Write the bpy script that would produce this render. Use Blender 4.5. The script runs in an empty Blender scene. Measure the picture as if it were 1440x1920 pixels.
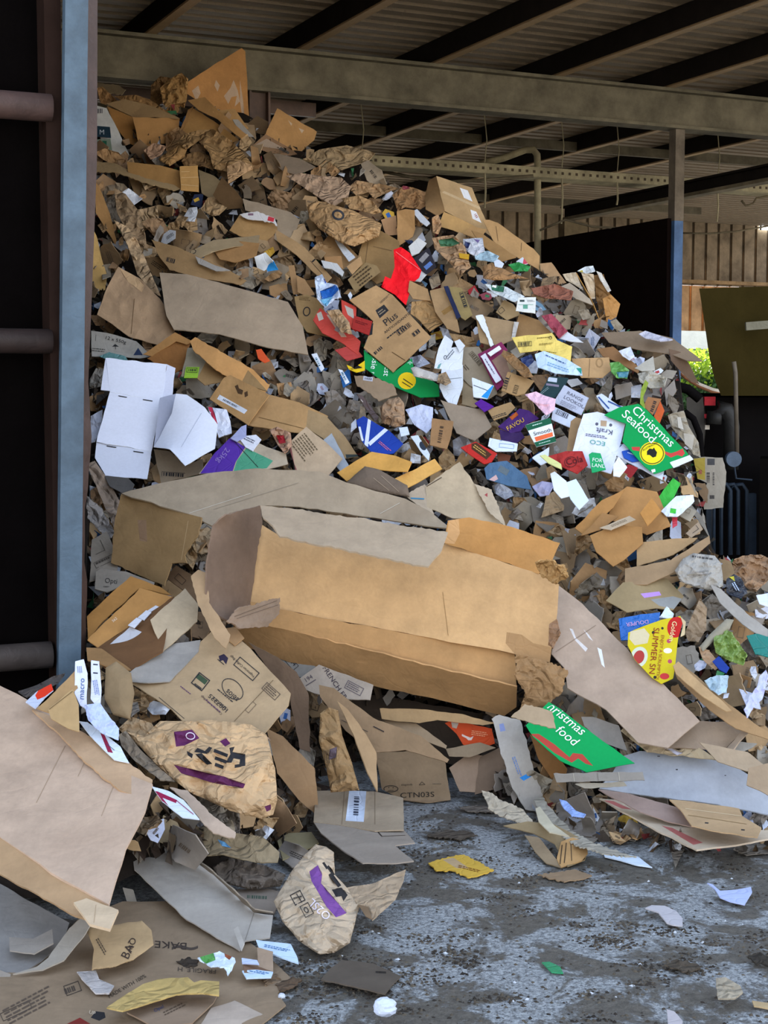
import bpy, math, random, colorsys
from mathutils import Vector, noise
from mathutils.geometry import delaunay_2d_cdt
from mathutils.bvhtree import BVHTree
random.seed(7)
SC = bpy.context.scene
COL = SC.collection
FPX = 2800.0; CAMZ = 1.6; PITCH = math.atan(230/2800.0)
CAM = Vector((0, 0, CAMZ))
FW = Vector((0, math.cos(PITCH), -math.sin(PITCH))); UP = Vector((0, math.sin(PITCH), math.cos(PITCH)))
def ray(px, py):
    d = Vector(((px-720)/FPX, 0, 0)) + UP*((960-py)/FPX) + FW
    return d/d.y
def P(px, py, D): return CAM + ray(px, py)*D
def lerp_tab(tab, x):
    if x <= tab[0][0]: return tab[0][1]
    for (a, b), (c, d) in zip(tab, tab[1:]):
        if x <= c: return b+(d-b)*(x-a)/(c-a)
    return tab[-1][1]
F2T = [(0,4.0),(300,4.05),(450,4.5),(600,5.55),(1440,5.6)]
def D0(px, py):
    rz = ray(px, py).z
    D1 = (CAMZ+.8*5.6)/(.8-rz)
    F2 = lerp_tab(F2T, px)
    s2 = .35 if px < 600 else .3
    D2 = (CAMZ+s2*F2)/(s2-rz) if s2-rz > .02 else 99
    D = min(D1, D2) if px < 600 else D1
    if rz < 0: D = min(D, -CAMZ/rz)
    return D
# ---------------------------------------------------------------- materials
def lin(h):
    h = h.lstrip('#'); h = ''.join(c*2 for c in h) if len(h) == 3 else h; r = []
    for i in (0, 2, 4):
        c = int(h[i:i+2], 16)/255
        r.append(c/12.92 if c <= .04045 else ((c+.055)/1.055)**2.4)
    return r
MATS = {}
def mat(hx, kind='c'):
    wr = kind == 'w'; kk = kind
    key = (hx, kind)
    if key in MATS: return MATS[key]
    m = bpy.data.materials.new({'c':'cardboard','w':'kraft_paper','p':'paper','g':'film','i':'ink','m':'metal','d':'dusty','k':'black','s':'card'}.get(kind, kind)+'_'+hx.lstrip('#')); m.use_nodes = True
    nt = m.node_tree; N = nt.nodes; L = nt.links; b = N['Principled BSDF']
    c = lin(hx)
    m.diffuse_color = (*c, 1)
    b.inputs['Roughness'].default_value = {'w':.8,'c':.85,'p':.7,'g':.3,'i':.7,'m':.55,'d':.9}.get(kind, .8)
    b.inputs['Specular IOR Level'].default_value = {'g':.5,'m':.35,'k':0}.get(kind, .2)
    if kind == 'i':
        b.inputs['Base Color'].default_value = (*c, 1)
    else:
        tc = N.new('ShaderNodeTexCoord'); oi = N.new('ShaderNodeObjectInfo')
        ns = N.new('ShaderNodeTexNoise'); ns.inputs['Scale'].default_value = {'c':5,'p':7,'g':8,'m':6,'d':4}.get(kind, 5); ns.inputs['Detail'].default_value = 8; ns.inputs['Roughness'].default_value = .65
        L.new(tc.outputs['Object'], ns.inputs['Vector'])
        amp = {'s':.08,'w':.42,'c':.4,'p':.16,'g':.15,'m':.7,'d':.8}.get(kind, .3)
        mr = N.new('ShaderNodeMapRange'); mr.inputs['From Min'].default_value = .3; mr.inputs['From Max'].default_value = .7
        mr.inputs['To Min'].default_value = 1-amp*.6; mr.inputs['To Max'].default_value = 1+amp*.4
        L.new(ns.outputs['Fac'], mr.inputs['Value'])
        n2 = N.new('ShaderNodeTexNoise'); n2.inputs['Scale'].default_value = 90; n2.inputs['Detail'].default_value = 3
        mp = N.new('ShaderNodeMapping'); mp.inputs['Scale'].default_value = (1, .25, 1) if kind == 'c' else (1, 1, 1)
        L.new(tc.outputs['Object'], mp.inputs['Vector']); L.new(mp.outputs['Vector'], n2.inputs['Vector'])
        m2 = N.new('ShaderNodeMapRange'); m2.inputs['To Min'].default_value = .93; m2.inputs['To Max'].default_value = 1.07
        L.new(n2.outputs['Fac'], m2.inputs['Value'])
        rr = N.new('ShaderNodeMapRange'); rr.inputs['To Min'].default_value = .93; rr.inputs['To Max'].default_value = 1.06
        L.new(oi.outputs['Random'], rr.inputs['Value'])
        a = N.new('ShaderNodeMath'); a.operation = 'MULTIPLY'; L.new(mr.outputs[0], a.inputs[0]); L.new(m2.outputs[0], a.inputs[1])
        a2 = N.new('ShaderNodeMath'); a2.operation = 'MULTIPLY'; L.new(a.outputs[0], a2.inputs[0]); L.new(rr.outputs[0], a2.inputs[1])
        vm = N.new('ShaderNodeVectorMath'); vm.operation = 'SCALE'; vm.inputs[0].default_value = c
        L.new(a2.outputs[0], vm.inputs['Scale'])
        src = vm.outputs[0]
        if kind in 'cmdw':   # soiling with a shape of its own
            n3 = N.new('ShaderNodeTexNoise'); n3.inputs['Scale'].default_value = 2.6 if kind in 'cw' else 1.3; n3.inputs['Detail'].default_value = 6
            L.new(tc.outputs['Object'], n3.inputs['Vector'])
            m3 = N.new('ShaderNodeMapRange'); m3.inputs['From Min'].default_value = .56; m3.inputs['From Max'].default_value = .7; m3.inputs['To Max'].default_value = .4
            L.new(n3.outputs['Fac'], m3.inputs['Value'])
            mx = N.new('ShaderNodeMix'); mx.data_type = 'RGBA'; L.new(m3.outputs[0], mx.inputs['Factor'])
            L.new(src, mx.inputs['A']); mx.inputs['B'].default_value = (c[0]*.45, c[1]*.42, c[2]*.4, 1)
            src = mx.outputs['Result']
        L.new(src, b.inputs['Base Color'])
        bp = N.new('ShaderNodeBump'); bp.inputs['Strength'].default_value = {'w':.9,'c':.35,'p':.35,'g':.5,'m':.3,'d':.6,'s':.06}.get(kind, .3); bp.inputs['Distance'].default_value = .01
        n4 = N.new('ShaderNodeTexNoise'); n4.inputs['Scale'].default_value = {'g':30,'m':20}.get(kind, 14); n4.inputs['Detail'].default_value = 5; n4.inputs['Distortion'].default_value = 1.2
        L.new(tc.outputs['Object'], n4.inputs['Vector'])
        vo = N.new('ShaderNodeTexVoronoi'); vo.feature = 'DISTANCE_TO_EDGE'; vo.inputs['Scale'].default_value = {'c':5,'w':13}.get(kind, 10)
        wn = N.new('ShaderNodeTexNoise'); wn.inputs['Scale'].default_value = 3; L.new(tc.outputs['Object'], wn.inputs['Vector'])
        wa = N.new('ShaderNodeVectorMath'); wa.operation = 'MULTIPLY_ADD'; wa.inputs[1].default_value = (.5, .5, .5); L.new(wn.outputs['Color'], wa.inputs[0]); L.new(tc.outputs['Object'], wa.inputs[2])
        L.new(wa.outputs[0], vo.inputs['Vector'])
        vr = N.new('ShaderNodeMapRange'); vr.inputs['From Max'].default_value = .25 if kind == 'w' else .06; vr.inputs['To Max'].default_value = {'w':.9,'c':.12,'p':.35,'g':.5}.get(kind, 0); L.new(vo.outputs['Distance'], vr.inputs['Value'])
        sm_ = N.new('ShaderNodeMath'); sm_.operation = 'ADD'; L.new(n4.outputs['Fac'], sm_.inputs[0]); L.new(vr.outputs[0], sm_.inputs[1])
        L.new(sm_.outputs[0], bp.inputs['Height']); L.new(bp.outputs[0], b.inputs['Normal'])
    MATS[key] = m
    return m
def shade_hex(hx, f):
    h = hx.lstrip('#'); return '#'+''.join('%02x' % max(0, min(255, int(int(h[i:i+2], 16)*f))) for i in (0, 2, 4))
# ---------------------------------------------------------------- basic object helpers
def tag(o, label=None, cat=None, group=None, kind=None):
    if label: o['label'] = label
    if cat: o['category'] = cat
    if group: o['group'] = group
    if kind: o['kind'] = kind
    return o
def link_mesh(name, verts, faces, mats, midx=None, parent=None, smooth=None, origin=None):
    verts = [Vector(v) for v in verts]
    if origin is None:
        origin = sum(verts, Vector())/max(1, len(verts))
        origin.z = min(v.z for v in verts)
    org = origin if parent is None else Vector(origin)
    me = bpy.data.meshes.new(name)
    me.from_pydata([v-org for v in verts], [], faces)
    for m in mats: me.materials.append(m)
    if midx: me.polygons.foreach_set('material_index', midx)
    if smooth: me.polygons.foreach_set('use_smooth', smooth)
    me.update()
    o = bpy.data.objects.new(name, me); COL.objects.link(o)
    if parent is not None:
        o.parent = parent; o.location = org-parent.location
    else: o.location = org
    return o
class MB:
    def __init__(s): s.v = []; s.f = []; s.m = []; s.mats = []
    def slot(s, m):
        if m not in s.mats: s.mats.append(m)
        return s.mats.index(m)
    def add(s, vs, fs, m):
        b = len(s.v); s.v += [Vector(v) for v in vs]; k = s.slot(m)
        for f in fs: s.f.append([b+i for i in f]); s.m.append(k)
    def box(s, c, ax, ay, az, m):
        c = Vector(c); vs = [c+ax*i+ay*j+az*k for i in (-1, 1) for j in (-1, 1) for k in (-1, 1)]
        s.add(vs, [(0,1,3,2),(4,6,7,5),(0,4,5,1),(2,3,7,6),(0,2,6,4),(1,5,7,3)], m)
    def bar(s, a, b, w, h, m, up=Vector((0,0,1))):
        a = Vector(a); b = Vector(b); d = (b-a)
        x = d.normalized(); y = up.cross(x).normalized(); z = x.cross(y)
        s.box((a+b)/2, d/2, y*w/2, z*h/2, m)
    def tube(s, pts, r, m, n=8, cap=True):
        pts = [Vector(p) for p in pts]; b = len(s.v); k = s.slot(m); rs = r if isinstance(r, (list, tuple)) else [r]*len(pts)
        for i, p in enumerate(pts):
            t = (pts[min(i+1, len(pts)-1)]-pts[max(i-1, 0)]).normalized()
            a = Vector((0,0,1)) if abs(t.z) < .9 else Vector((1,0,0))
            x = t.cross(a).normalized(); y = t.cross(x)
            for j in range(n):
                q = 2*math.pi*j/n; s.v.append(p+(x*math.cos(q)+y*math.sin(q))*rs[i])
        for i in range(len(pts)-1):
            for j in range(n):
                s.f.append([b+i*n+j, b+i*n+(j+1) % n, b+(i+1)*n+(j+1) % n, b+(i+1)*n+j]); s.m.append(k)
        if cap:
            s.f.append([b+j for j in range(n)][::-1]); s.m.append(k)
            s.f.append([b+(len(pts)-1)*n+j for j in range(n)]); s.m.append(k)
    def build(s, name, parent=None, smooth=False):
        return link_mesh(name, s.v, s.f, s.mats, s.m, parent, [smooth]*len(s.f))
def empty(name, loc):
    o = bpy.data.objects.new(name, None); COL.objects.link(o); o.location = loc; o.empty_display_size = .1
    return o
# ---------------------------------------------------------------- sheet engine
def parse(s):
    if not isinstance(s, str): return [tuple(p) for p in s]
    return [tuple(float(c) for c in t.split(',')) for t in s.split()]
def inpoly(x, y, p):
    r = False; n = len(p); j = n-1
    for i in range(n):
        xi, yi = p[i][0], p[i][1]; xj, yj = p[j][0], p[j][1]
        if (yi > y) != (yj > y) and x < (xj-xi)*(y-yi)/(yj-yi)+xi: r = not r
        j = i
    return r
def mvc(x, y, pts, vals):
    n = len(pts); d = []; 
    for i in range(n):
        dx = pts[i][0]-x; dy = pts[i][1]-y; r = math.hypot(dx, dy)
        if r < 1e-3: return vals[i]
        d.append((dx, dy, r))
    w = 0; s = 0; tn = []
    for i in range(n):
        a = d[i]; b = d[(i+1) % n]
        cr = a[0]*b[1]-a[1]*b[0]; dt = a[0]*b[0]+a[1]*b[1]
        if abs(cr) < 1e-6 and dt < 0:
            t = a[2]/(a[2]+b[2]); return vals[i]*(1-t)+vals[(i+1) % n]*t
        tn.append(cr/(a[2]*b[2]+dt) if abs(a[2]*b[2]+dt) > 1e-9 else 1e9)
    for i in range(n):
        k = (tn[i-1]+tn[i])/d[i][2]; w += k; s += k*vals[i]
    if abs(w) < 1e-9: return sum(vals)/n
    v = s/w; lo = min(vals); hi = max(vals); m = (hi-lo)*.3
    return max(lo-m, min(hi+m, v))
TXT = {}
def text_mesh(s):
    if s in TXT: return TXT[s]
    cu = bpy.data.curves.new('t', 'FONT'); cu.body = s; cu.resolution_u = 3; cu.size = 1.0
    ob = bpy.data.objects.new('t', cu); COL.objects.link(ob)
    dg = bpy.context.evaluated_depsgraph_get(); dg.update()
    me = bpy.data.meshes.new_from_object(ob.evaluated_get(dg))
    r = ([(v.co.x, v.co.y) for v in me.vertices], [list(p.vertices) for p in me.polygons])
    bpy.data.meshes.remove(me); bpy.data.objects.remove(ob); bpy.data.curves.remove(cu)
    TXT[s] = r
    return r
def rot(x, y, a):
    c = math.cos(a); s = math.sin(a); return x*c-y*s, x*s+y*c
def frame_pts(cx, cy, w, h, ang):
    a = math.radians(ang); return [(cx+q[0], cy+q[1]) for q in (rot(sx*w/2, sy*h/2, a) for sx, sy in ((-1,-1),(1,-1),(1,1),(-1,1)))]
def expand(decs):
    """returns fills [(poly, hex)], overlays [(verts2d, faces, hex)]"""
    fills = []; ov = []
    for d in decs:
        k = d[0]
        if k == 'p': fills.append((parse(d[1]), d[2]))
        elif k == 'r': fills.append((frame_pts(*d[1:6]), d[6]))
        elif k == 'o':
            _, cx, cy, rx, ry, ang, hx = d
            fills.append(([(cx+q[0], cy+q[1]) for q in (rot(rx*math.cos(t*math.pi/10), ry*math.sin(t*math.pi/10), math.radians(ang)) for t in range(20))], hx))
        elif k == 'l':
            _, x1, y1, x2, y2, lw, hx = d; L = math.hypot(x2-x1, y2-y1) or 1; nx = -(y2-y1)/L*lw/2; ny = (x2-x1)/L*lw/2
            n = max(1, int(L/12)); vs = []; fs = []
            for i in range(n+1):
                t = i/n; x = x1+(x2-x1)*t; y = y1+(y2-y1)*t; vs += [(x+nx, y+ny), (x-nx, y-ny)]
                if i: fs.append([2*i-2, 2*i, 2*i+1, 2*i-1])
            ov.append((vs, fs, hx))
        elif k == 'ring':
            _, cx, cy, rx, ry, ang, lw, hx = d; vs = []; fs = []
            for t in range(24):
                q = t*math.pi/12
                for r in (1, 0):
                    a = rot((rx-lw*r)*math.cos(q), (ry-lw*r)*math.sin(q), math.radians(ang)); vs.append((cx+a[0], cy+a[1]))
                u = (t+1) % 24; fs.append([2*t, 2*u, 2*u+1, 2*t+1])
            ov.append((vs, fs, hx))
        elif k == 't':
            _, s, x, y, ang, hgt, hx = d[:7]; sx = d[7] if len(d) > 7 else 1; sh = d[8] if len(d) > 8 else 0
            v, f = text_mesh(s); a = math.radians(ang); sc = hgt/.7; vs = []
            for q in v:
                r = rot((q[0]*sx+q[1]*sh)*sc, -q[1]*sc, a); vs.append((x+r[0], y+r[1]))
            ov.append((vs, f, hx))
        elif k in ('b', 'tl', 'fr'):
            _, cx, cy, w, h, ang, n, hx = d; a = math.radians(ang); rr = random.Random(int(cx*31+cy)); vs = []; fs = []
            def q(x0, y0, x1, y1):
                b = len(vs)
                for X, Y in ((x0,y0),(x1,y0),(x1,y1),(x0,y1)):
                    r = rot(X, Y, a); vs.append((cx+r[0], cy+r[1]))
                fs.append([b, b+1, b+2, b+3])
            lw = max(.7, min(w, h)*.07)
            if k in ('b', 'fr') and n >= 0:
                q(-w/2, -h/2, w/2, -h/2+lw); q(-w/2, h/2-lw, w/2, h/2); q(-w/2, -h/2, -w/2+lw, h/2); q(w/2-lw, -h/2, w/2, h/2)
            if k == 'b':
                m = abs(n) or 12; x = -w/2+w*.08
                while x < w/2-w*.1:
                    t = rr.uniform(.3, 1)*w/m*.8; q(x, -h*.36, x+t, h*.36); x += t+rr.uniform(.3, .9)*w/m*.8
            if k == 'tl':
                for i in range(n):
                    y = -h/2+h*(i+.2)/n; t = h/n*.45; x = -w/2; e = w/2*rr.uniform(.5, 1)
                    while x < e:
                        l = rr.uniform(.05, .16)*w; q(x, y, min(x+l, e), y+t); x += l+w*.03
            ov.append((vs, fs, hx))
    return fills, ov
class Plane:
    """where a thing lies: a depth plane through the heap at its centre"""
    def __init__(s, cx, cy, lift=.06, k=.8, gx=0, D=None, gy=None):
        s.cx = cx; s.cy = cy
        if D is None: D = D0(cx, cy)
        s.D = D-lift
        h = (D0(cx, cy+20)-D0(cx, cy-20))/40*k if gy is None else gy/100
        s.gy = h; s.gx = gx/100
    def d(s, x, y): return s.D+(x-s.cx)*s.gx+(y-s.cy)*s.gy
def ridged(x, y, f, seed):
    v = Vector((x*f, y*f, seed)); r = 0; a = 1; t = 0
    for i in range(3):
        n = noise.noise(v*(1.9**i)+Vector((i*7.3, 0, 0))); r += (1-2*abs(n))*a; t += a; a *= .55
    return r/t
SEED = [0]
def sheet(name, poly, hx, pl, parent=None, kind='c', th=.004, cr=0.0, bend=.006, puff=0, jag=0, dec=(), sp=None, back=None, edge=None, fq=None, smooth=None):
    poly = parse(poly); SEED[0] += 1; seed = SEED[0]*3.17; rr = random.Random(seed)
    offs = [p[2] if len(p) > 2 else 0 for p in poly]; anyoff = any(offs)
    p2 = [(p[0], p[1]) for p in poly]
    xs = [p[0] for p in p2]; ys = [p[1] for p in p2]; size = max(max(xs)-min(xs), max(ys)-min(ys))
    area = abs(sum(p2[i][0]*p2[(i+1) % len(p2)][1]-p2[(i+1) % len(p2)][0]*p2[i][1] for i in range(len(p2))))/2
    if sp is None: sp = max(3.6, math.sqrt(area/(650 if (cr or puff) else 110)))
    # boundary
    bd = []
    n = len(p2)
    for i in range(n):
        a = p2[i]; b = p2[(i+1) % n]; L = math.hypot(b[0]-a[0], b[1]-a[1]); m = max(1, int(L/(sp if not jag else min(sp, 7))))
        nx, ny = (-(b[1]-a[1])/L, (b[0]-a[0])/L) if L else (0, 0)
        for j in range(m):
            t = j/m; x = a[0]+(b[0]-a[0])*t; y = a[1]+(b[1]-a[1])*t
            if j: 
                w = jag*rr.uniform(-1, 1)+noise.noise(Vector((x*.05, y*.05, seed)))*min(3, L*.02); x += nx*w; y += ny*w
            bd.append((x, y))
    if cr >= .012 and kind == 'c': kind = 'w'
    folds = []
    if kind == 'c' and size > 42 and not puff:
        cxm = sum(xs)/n; cym = sum(ys)/n
        for q in range(1 if size < 110 else 2):
            t = rr.uniform(0, math.pi); ox = cxm+rr.uniform(-.25, .25)*(max(xs)-min(xs)); oy = cym+rr.uniform(-.25, .25)*(max(ys)-min(ys))
            folds.append((ox, oy, math.cos(t), math.sin(t), rr.uniform(-.0005, .0005)*(1 if anyoff or size > 250 else 1.7)))
        if anyoff: folds = folds[:1]
    fills, ov = expand(dec)
    pts = list(bd); edges = [(i, (i+1) % len(bd)) for i in range(len(bd))]
    for fp, _ in fills:
        b = len(pts); pts += [(q[0], q[1]) for q in fp]; edges += [(b+i, b+(i+1) % len(fp)) for i in range(len(fp))]
    for (ox, oy, c_, s_, _) in folds:
        seg = [(ox+c_*t, oy+s_*t) for t in [i*sp for i in range(-int(size/sp)-2, int(size/sp)+3)]]
        seg = [q for q in seg if inpoly(q[0], q[1], bd)]
        for q0, q1 in zip(seg, seg[1:]):
            if math.hypot(q0[0]-q1[0], q0[1]-q1[1]) < sp*1.01: pts += [q0, q1]; edges.append((len(pts)-2, len(pts)-1))
    y = min(ys)+sp/2; row = 0
    while y < max(ys):
        x = min(xs)+(sp/2 if row % 2 else 0)
        while x < max(xs):
            jx = x+rr.uniform(-.3, .3)*sp; jy = y+rr.uniform(-.3, .3)*sp
            if inpoly(jx, jy, bd): pts.append((jx, jy))
            x += sp
        y += sp*.87; row += 1
    r = delaunay_2d_cdt([Vector(q) for q in pts], edges, [], 0, .01)
    V2 = r[0]; F = [f for f in r[2] if inpoly(sum(V2[i].x for i in f)/len(f), sum(V2[i].y for i in f)/len(f), bd)]
    if not F: return None
    used = sorted({i for f in F for i in f}); mp = {u: i for i, u in enumerate(used)}
    V2 = [V2[u] for u in used]; F = [[mp[i] for i in f] for f in F]
    # orientation towards the camera side
    F2 = []
    for f in F:
        a, b, c = V2[f[0]], V2[f[1]], V2[f[2]]
        F2.append(f if (b.x-a.x)*(c.y-a.y)-(b.y-a.y)*(c.x-a.x) < 0 else f[::-1])
    F = F2
    mpx = pl.D/FPX; wsize = size*mpx
    f1 = fq or (1/(max(30, size*.33)) if cr else 1/(size*.9+20))
    def depth(x, y):
        d = pl.d(x, y)
        if anyoff: d -= mvc(x, y, p2, offs)
        d += noise.noise(Vector((x*f1*.8, y*f1*.8, seed+50)))*bend*min(2.5, wsize*3)*2
        if cr: d -= cr*1.25*ridged(x, y, f1, seed)
        for (ox, oy, c_, s_, am) in folds: d += am*max(0, (x-ox)*s_-(y-oy)*c_)*pl.D/6
        rz = ray(x, y).z
        if puff:
            e = min(math.hypot(q[0]-x, q[1]-y) for q in bd)/(size*.3); d -= puff*math.sqrt(min(1, e))
        if rz < 0: d = min(d, (CAMZ-.007)/-rz-.004*(1+seed % 3))
        return d
    front = [P(v.x, v.y, depth(v.x, v.y)) for v in V2]
    nrm = [Vector() for _ in front]
    for f in F:
        fn = (front[f[1]]-front[f[0]]).cross(front[f[2]]-front[f[0]])
        for i in f: nrm[i] += fn
    bk = []
    for p, q in zip(front, nrm):
        q = q.normalized() if q.length > 0 else -FW
        if q.dot(CAM-p) < 0: q = -q
        t = p-q*th; t.z = max(t.z, .0015); bk.append(t)
    mats = [mat(hx, kind)]; mi = []
    nF = len(front); verts = front+bk
    faces = []; sm = []
    S = (cr < .008) if smooth is None else smooth
    fillm = []
    for fp, fh in fills:
        m = mat(fh, kind if kind in 'gs' else 'p')
        if m not in mats: mats.append(m)
        fillm.append((fp, mats.index(m), min(q[0] for q in fp), max(q[0] for q in fp)))
    for f in F:
        cx = sum(V2[i].x for i in f)/len(f); cy = sum(V2[i].y for i in f)/len(f); k = 0
        for fp, q, x0, x1 in fillm:
            if x0 <= cx <= x1 and inpoly(cx, cy, fp): k = q
        faces.append(f); mi.append(k); sm.append(S)
    bm = 0
    if back: mats.append(mat(back, kind)); bm = len(mats)-1
    for f in F: faces.append([i+nF for i in f][::-1]); mi.append(bm); sm.append(S)
    ec = {}
    for f in F:
        for i in range(len(f)):
            a, b = f[i], f[(i+1) % len(f)]; ec[(a, b)] = 1
    mats.append(mat(edge or shade_hex(hx, 1.1), kind)); em = len(mats)-1
    for (a, b) in ec:
        if (b, a) not in ec:
            q = len(verts); verts += [front[a], front[b], bk[b], bk[a]]
            faces.append([q+3, q+2, q+1, q]); mi.append(em); sm.append(False)
    if ov:
        bvh = BVHTree.FromPolygons(front, F)
        for vs, fs, fh in ov:
            m = mat(fh, 'i')
            if m not in mats: mats.append(m)
            k = mats.index(m); hit = {}
            for i, (x, y) in enumerate(vs):
                d = ray(x, y); h = bvh.ray_cast(CAM, d.normalized())
                if h[0] is not None: hit[i] = h[0]-d.normalized()*(.0025 if not cr else .004)
            b = len(verts); idx = {}
            for i, p in hit.items(): idx[i] = len(verts); verts.append(p)
            for f in fs:
                if all(i in idx for i in f):
                    faces.append([idx[i] for i in f]); mi.append(k); sm.append(False)
    return link_mesh(name, verts, faces, mats, mi, parent, sm)
def floorD(y): return CAMZ/(-ray(720, y).z)
HEROES = []      # (ref, cx, cy, polygon list)
def centre(poly):
    return sum(p[0] for p in poly)/len(poly), sum(p[1] for p in poly)/len(poly)
def H(name, cat, ref, label, poly, hx, lift=.06, k=.8, gx=0, D=None, gy=None, group=None, cover=True, **kw):
    pp = parse(poly); cx, cy = centre(pp); pl = Plane(cx, cy, lift, k, gx, D, gy)
    o = sheet(name, pp, hx, pl, None, **kw)
    if o is None: print('EMPTY', name, label); return
    tag(o, label, cat, group)
    if cover: HEROES.append((ref, cx, cy, [pp]))
    return o
def T(name, cat, ref, label, parts, c, lift=.06, k=.8, gx=0, D=None, gy=None, group=None, plabels={}, **kw):
    """thing with parts: parts = [(partname, poly, hex, {opts})]; c = (cx, cy) of the shared plane"""
    pl = Plane(c[0], c[1], lift, k, gx, D, gy)
    allp = [parse(p[1]) for p in parts]; fl = [q for p in allp for q in p]
    base = P(c[0], max(q[1] for q in fl), pl.d(c[0], max(q[1] for q in fl)))
    e = empty(name, base); tag(e, label, cat, group)
    for p, pp in zip(parts, allp):
        kw2 = dict(kw); 
        if len(p) > 3: kw2.update(p[3])
        lb = kw2.pop('lb', None)
        o = sheet(p[0], pp, p[2], pl, e, **kw2)
        if o is not None and lb: o['label'] = lb
    HEROES.append((ref, c[0], c[1], allp))
    return e
def ball(name, cat, ref, label, cx, cy, r, hx, lift=.05, kind='p', sq=(1, 1, .8), amp=.35, group=None, D=None, seed=1):
    import bmesh
    b = bmesh.new(); bmesh.ops.create_icosphere(b, subdivisions=3, radius=1)
    D = (D or D0(cx, cy))-lift; c = P(cx, cy, D); R = r*D/FPX
    vs = []
    for v in b.verts:
        n = v.co.normalized(); q = ridged(n.x+seed, n.y+n.z*.7, 1.6, seed*2.1+n.z)
        p = n*(1+amp*(q-.4)); vs.append(c+Vector((p.x*sq[0], p.y*sq[1], p.z*sq[2]))*R)
    o = link_mesh(name, vs, [[v.index for v in f.verts] for f in b.faces], [mat(hx, kind)])
    b.free(); tag(o, label, cat, group)
    HEROES.append((ref, cx, cy, [[(cx-r, cy-r), (cx+r, cy-r), (cx+r, cy+r), (cx-r, cy+r)]]))
    return o
EXPOSURE = 0.62
HORIZON = (1.0, .98, .95); MIDSKY = (.78, .86, 1.0); WORLD_COL = (.32, .42, .60); WORLD_STR = 1.8; SUN = 14.0
# ================================================================ camera, world, light
cd = bpy.data.cameras.new('camera'); cam = bpy.data.objects.new('camera', cd); COL.objects.link(cam)
cam.location = CAM; cam.rotation_euler = (math.pi/2-PITCH, 0, 0)
cd.sensor_fit = 'VERTICAL'; cd.sensor_height = 24; cd.lens = 24*FPX/1920; cd.clip_end = 200
SC.camera = cam
SC.cycles.caustics_reflective = False; SC.cycles.caustics_refractive = False; SC.cycles.max_bounces = 5; SC.cycles.diffuse_bounces = 3
SC.view_settings.view_transform = 'Standard'; SC.view_settings.look = 'None'; SC.view_settings.gamma = 1; SC.view_settings.exposure = EXPOSURE
w = bpy.data.worlds.new('sky'); SC.world = w; w.use_nodes = True
bg = w.node_tree.nodes['Background']; bg.inputs['Strength'].default_value = WORLD_STR
wt = w.node_tree; tcw = wt.nodes.new('ShaderNodeTexCoord'); sx = wt.nodes.new('ShaderNodeSeparateXYZ'); rw = wt.nodes.new('ShaderNodeValToRGB')
wt.links.new(tcw.outputs['Generated'], sx.inputs[0]); wt.links.new(sx.outputs['Z'], rw.inputs['Fac']); wt.links.new(rw.outputs['Color'], bg.inputs['Color'])
rw.color_ramp.elements[0].position = 0; rw.color_ramp.elements[0].color = (*HORIZON, 1); rw.color_ramp.elements[1].position = .75; rw.color_ramp.elements[1].color = (*WORLD_COL, 1)
e_ = rw.color_ramp.elements.new(.3); e_.color = (*MIDSKY, 1)
sd = bpy.data.lights.new('sun', 'SUN'); sun = bpy.data.objects.new('sun', sd); COL.objects.link(sun)
sd.energy = SUN; sd.color = (1, .93, .8); sd.angle = .01
sun.rotation_euler = Vector((.3, .88, .46)).to_track_quat('Z', 'Y').to_euler(); sun.location = (6, 10, 12)
# ================================================================ building axes
TH = math.radians(25); U = Vector((math.cos(TH), math.sin(TH), 0)); W = Vector((-math.sin(TH), math.cos(TH), 0)); Z = Vector((0, 0, 1))
def on_line(px, A):            # point on the line A + t*U whose picture column is px
    k = (px-720)/FPX/1.0107
    # X/Y' with pitch negligible: solve (A.x+t*U.x) = k*(A.y+t*U.y)
    t = (k*A.y-A.x)/(U.x-k*U.y)
    return A+U*t
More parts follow.
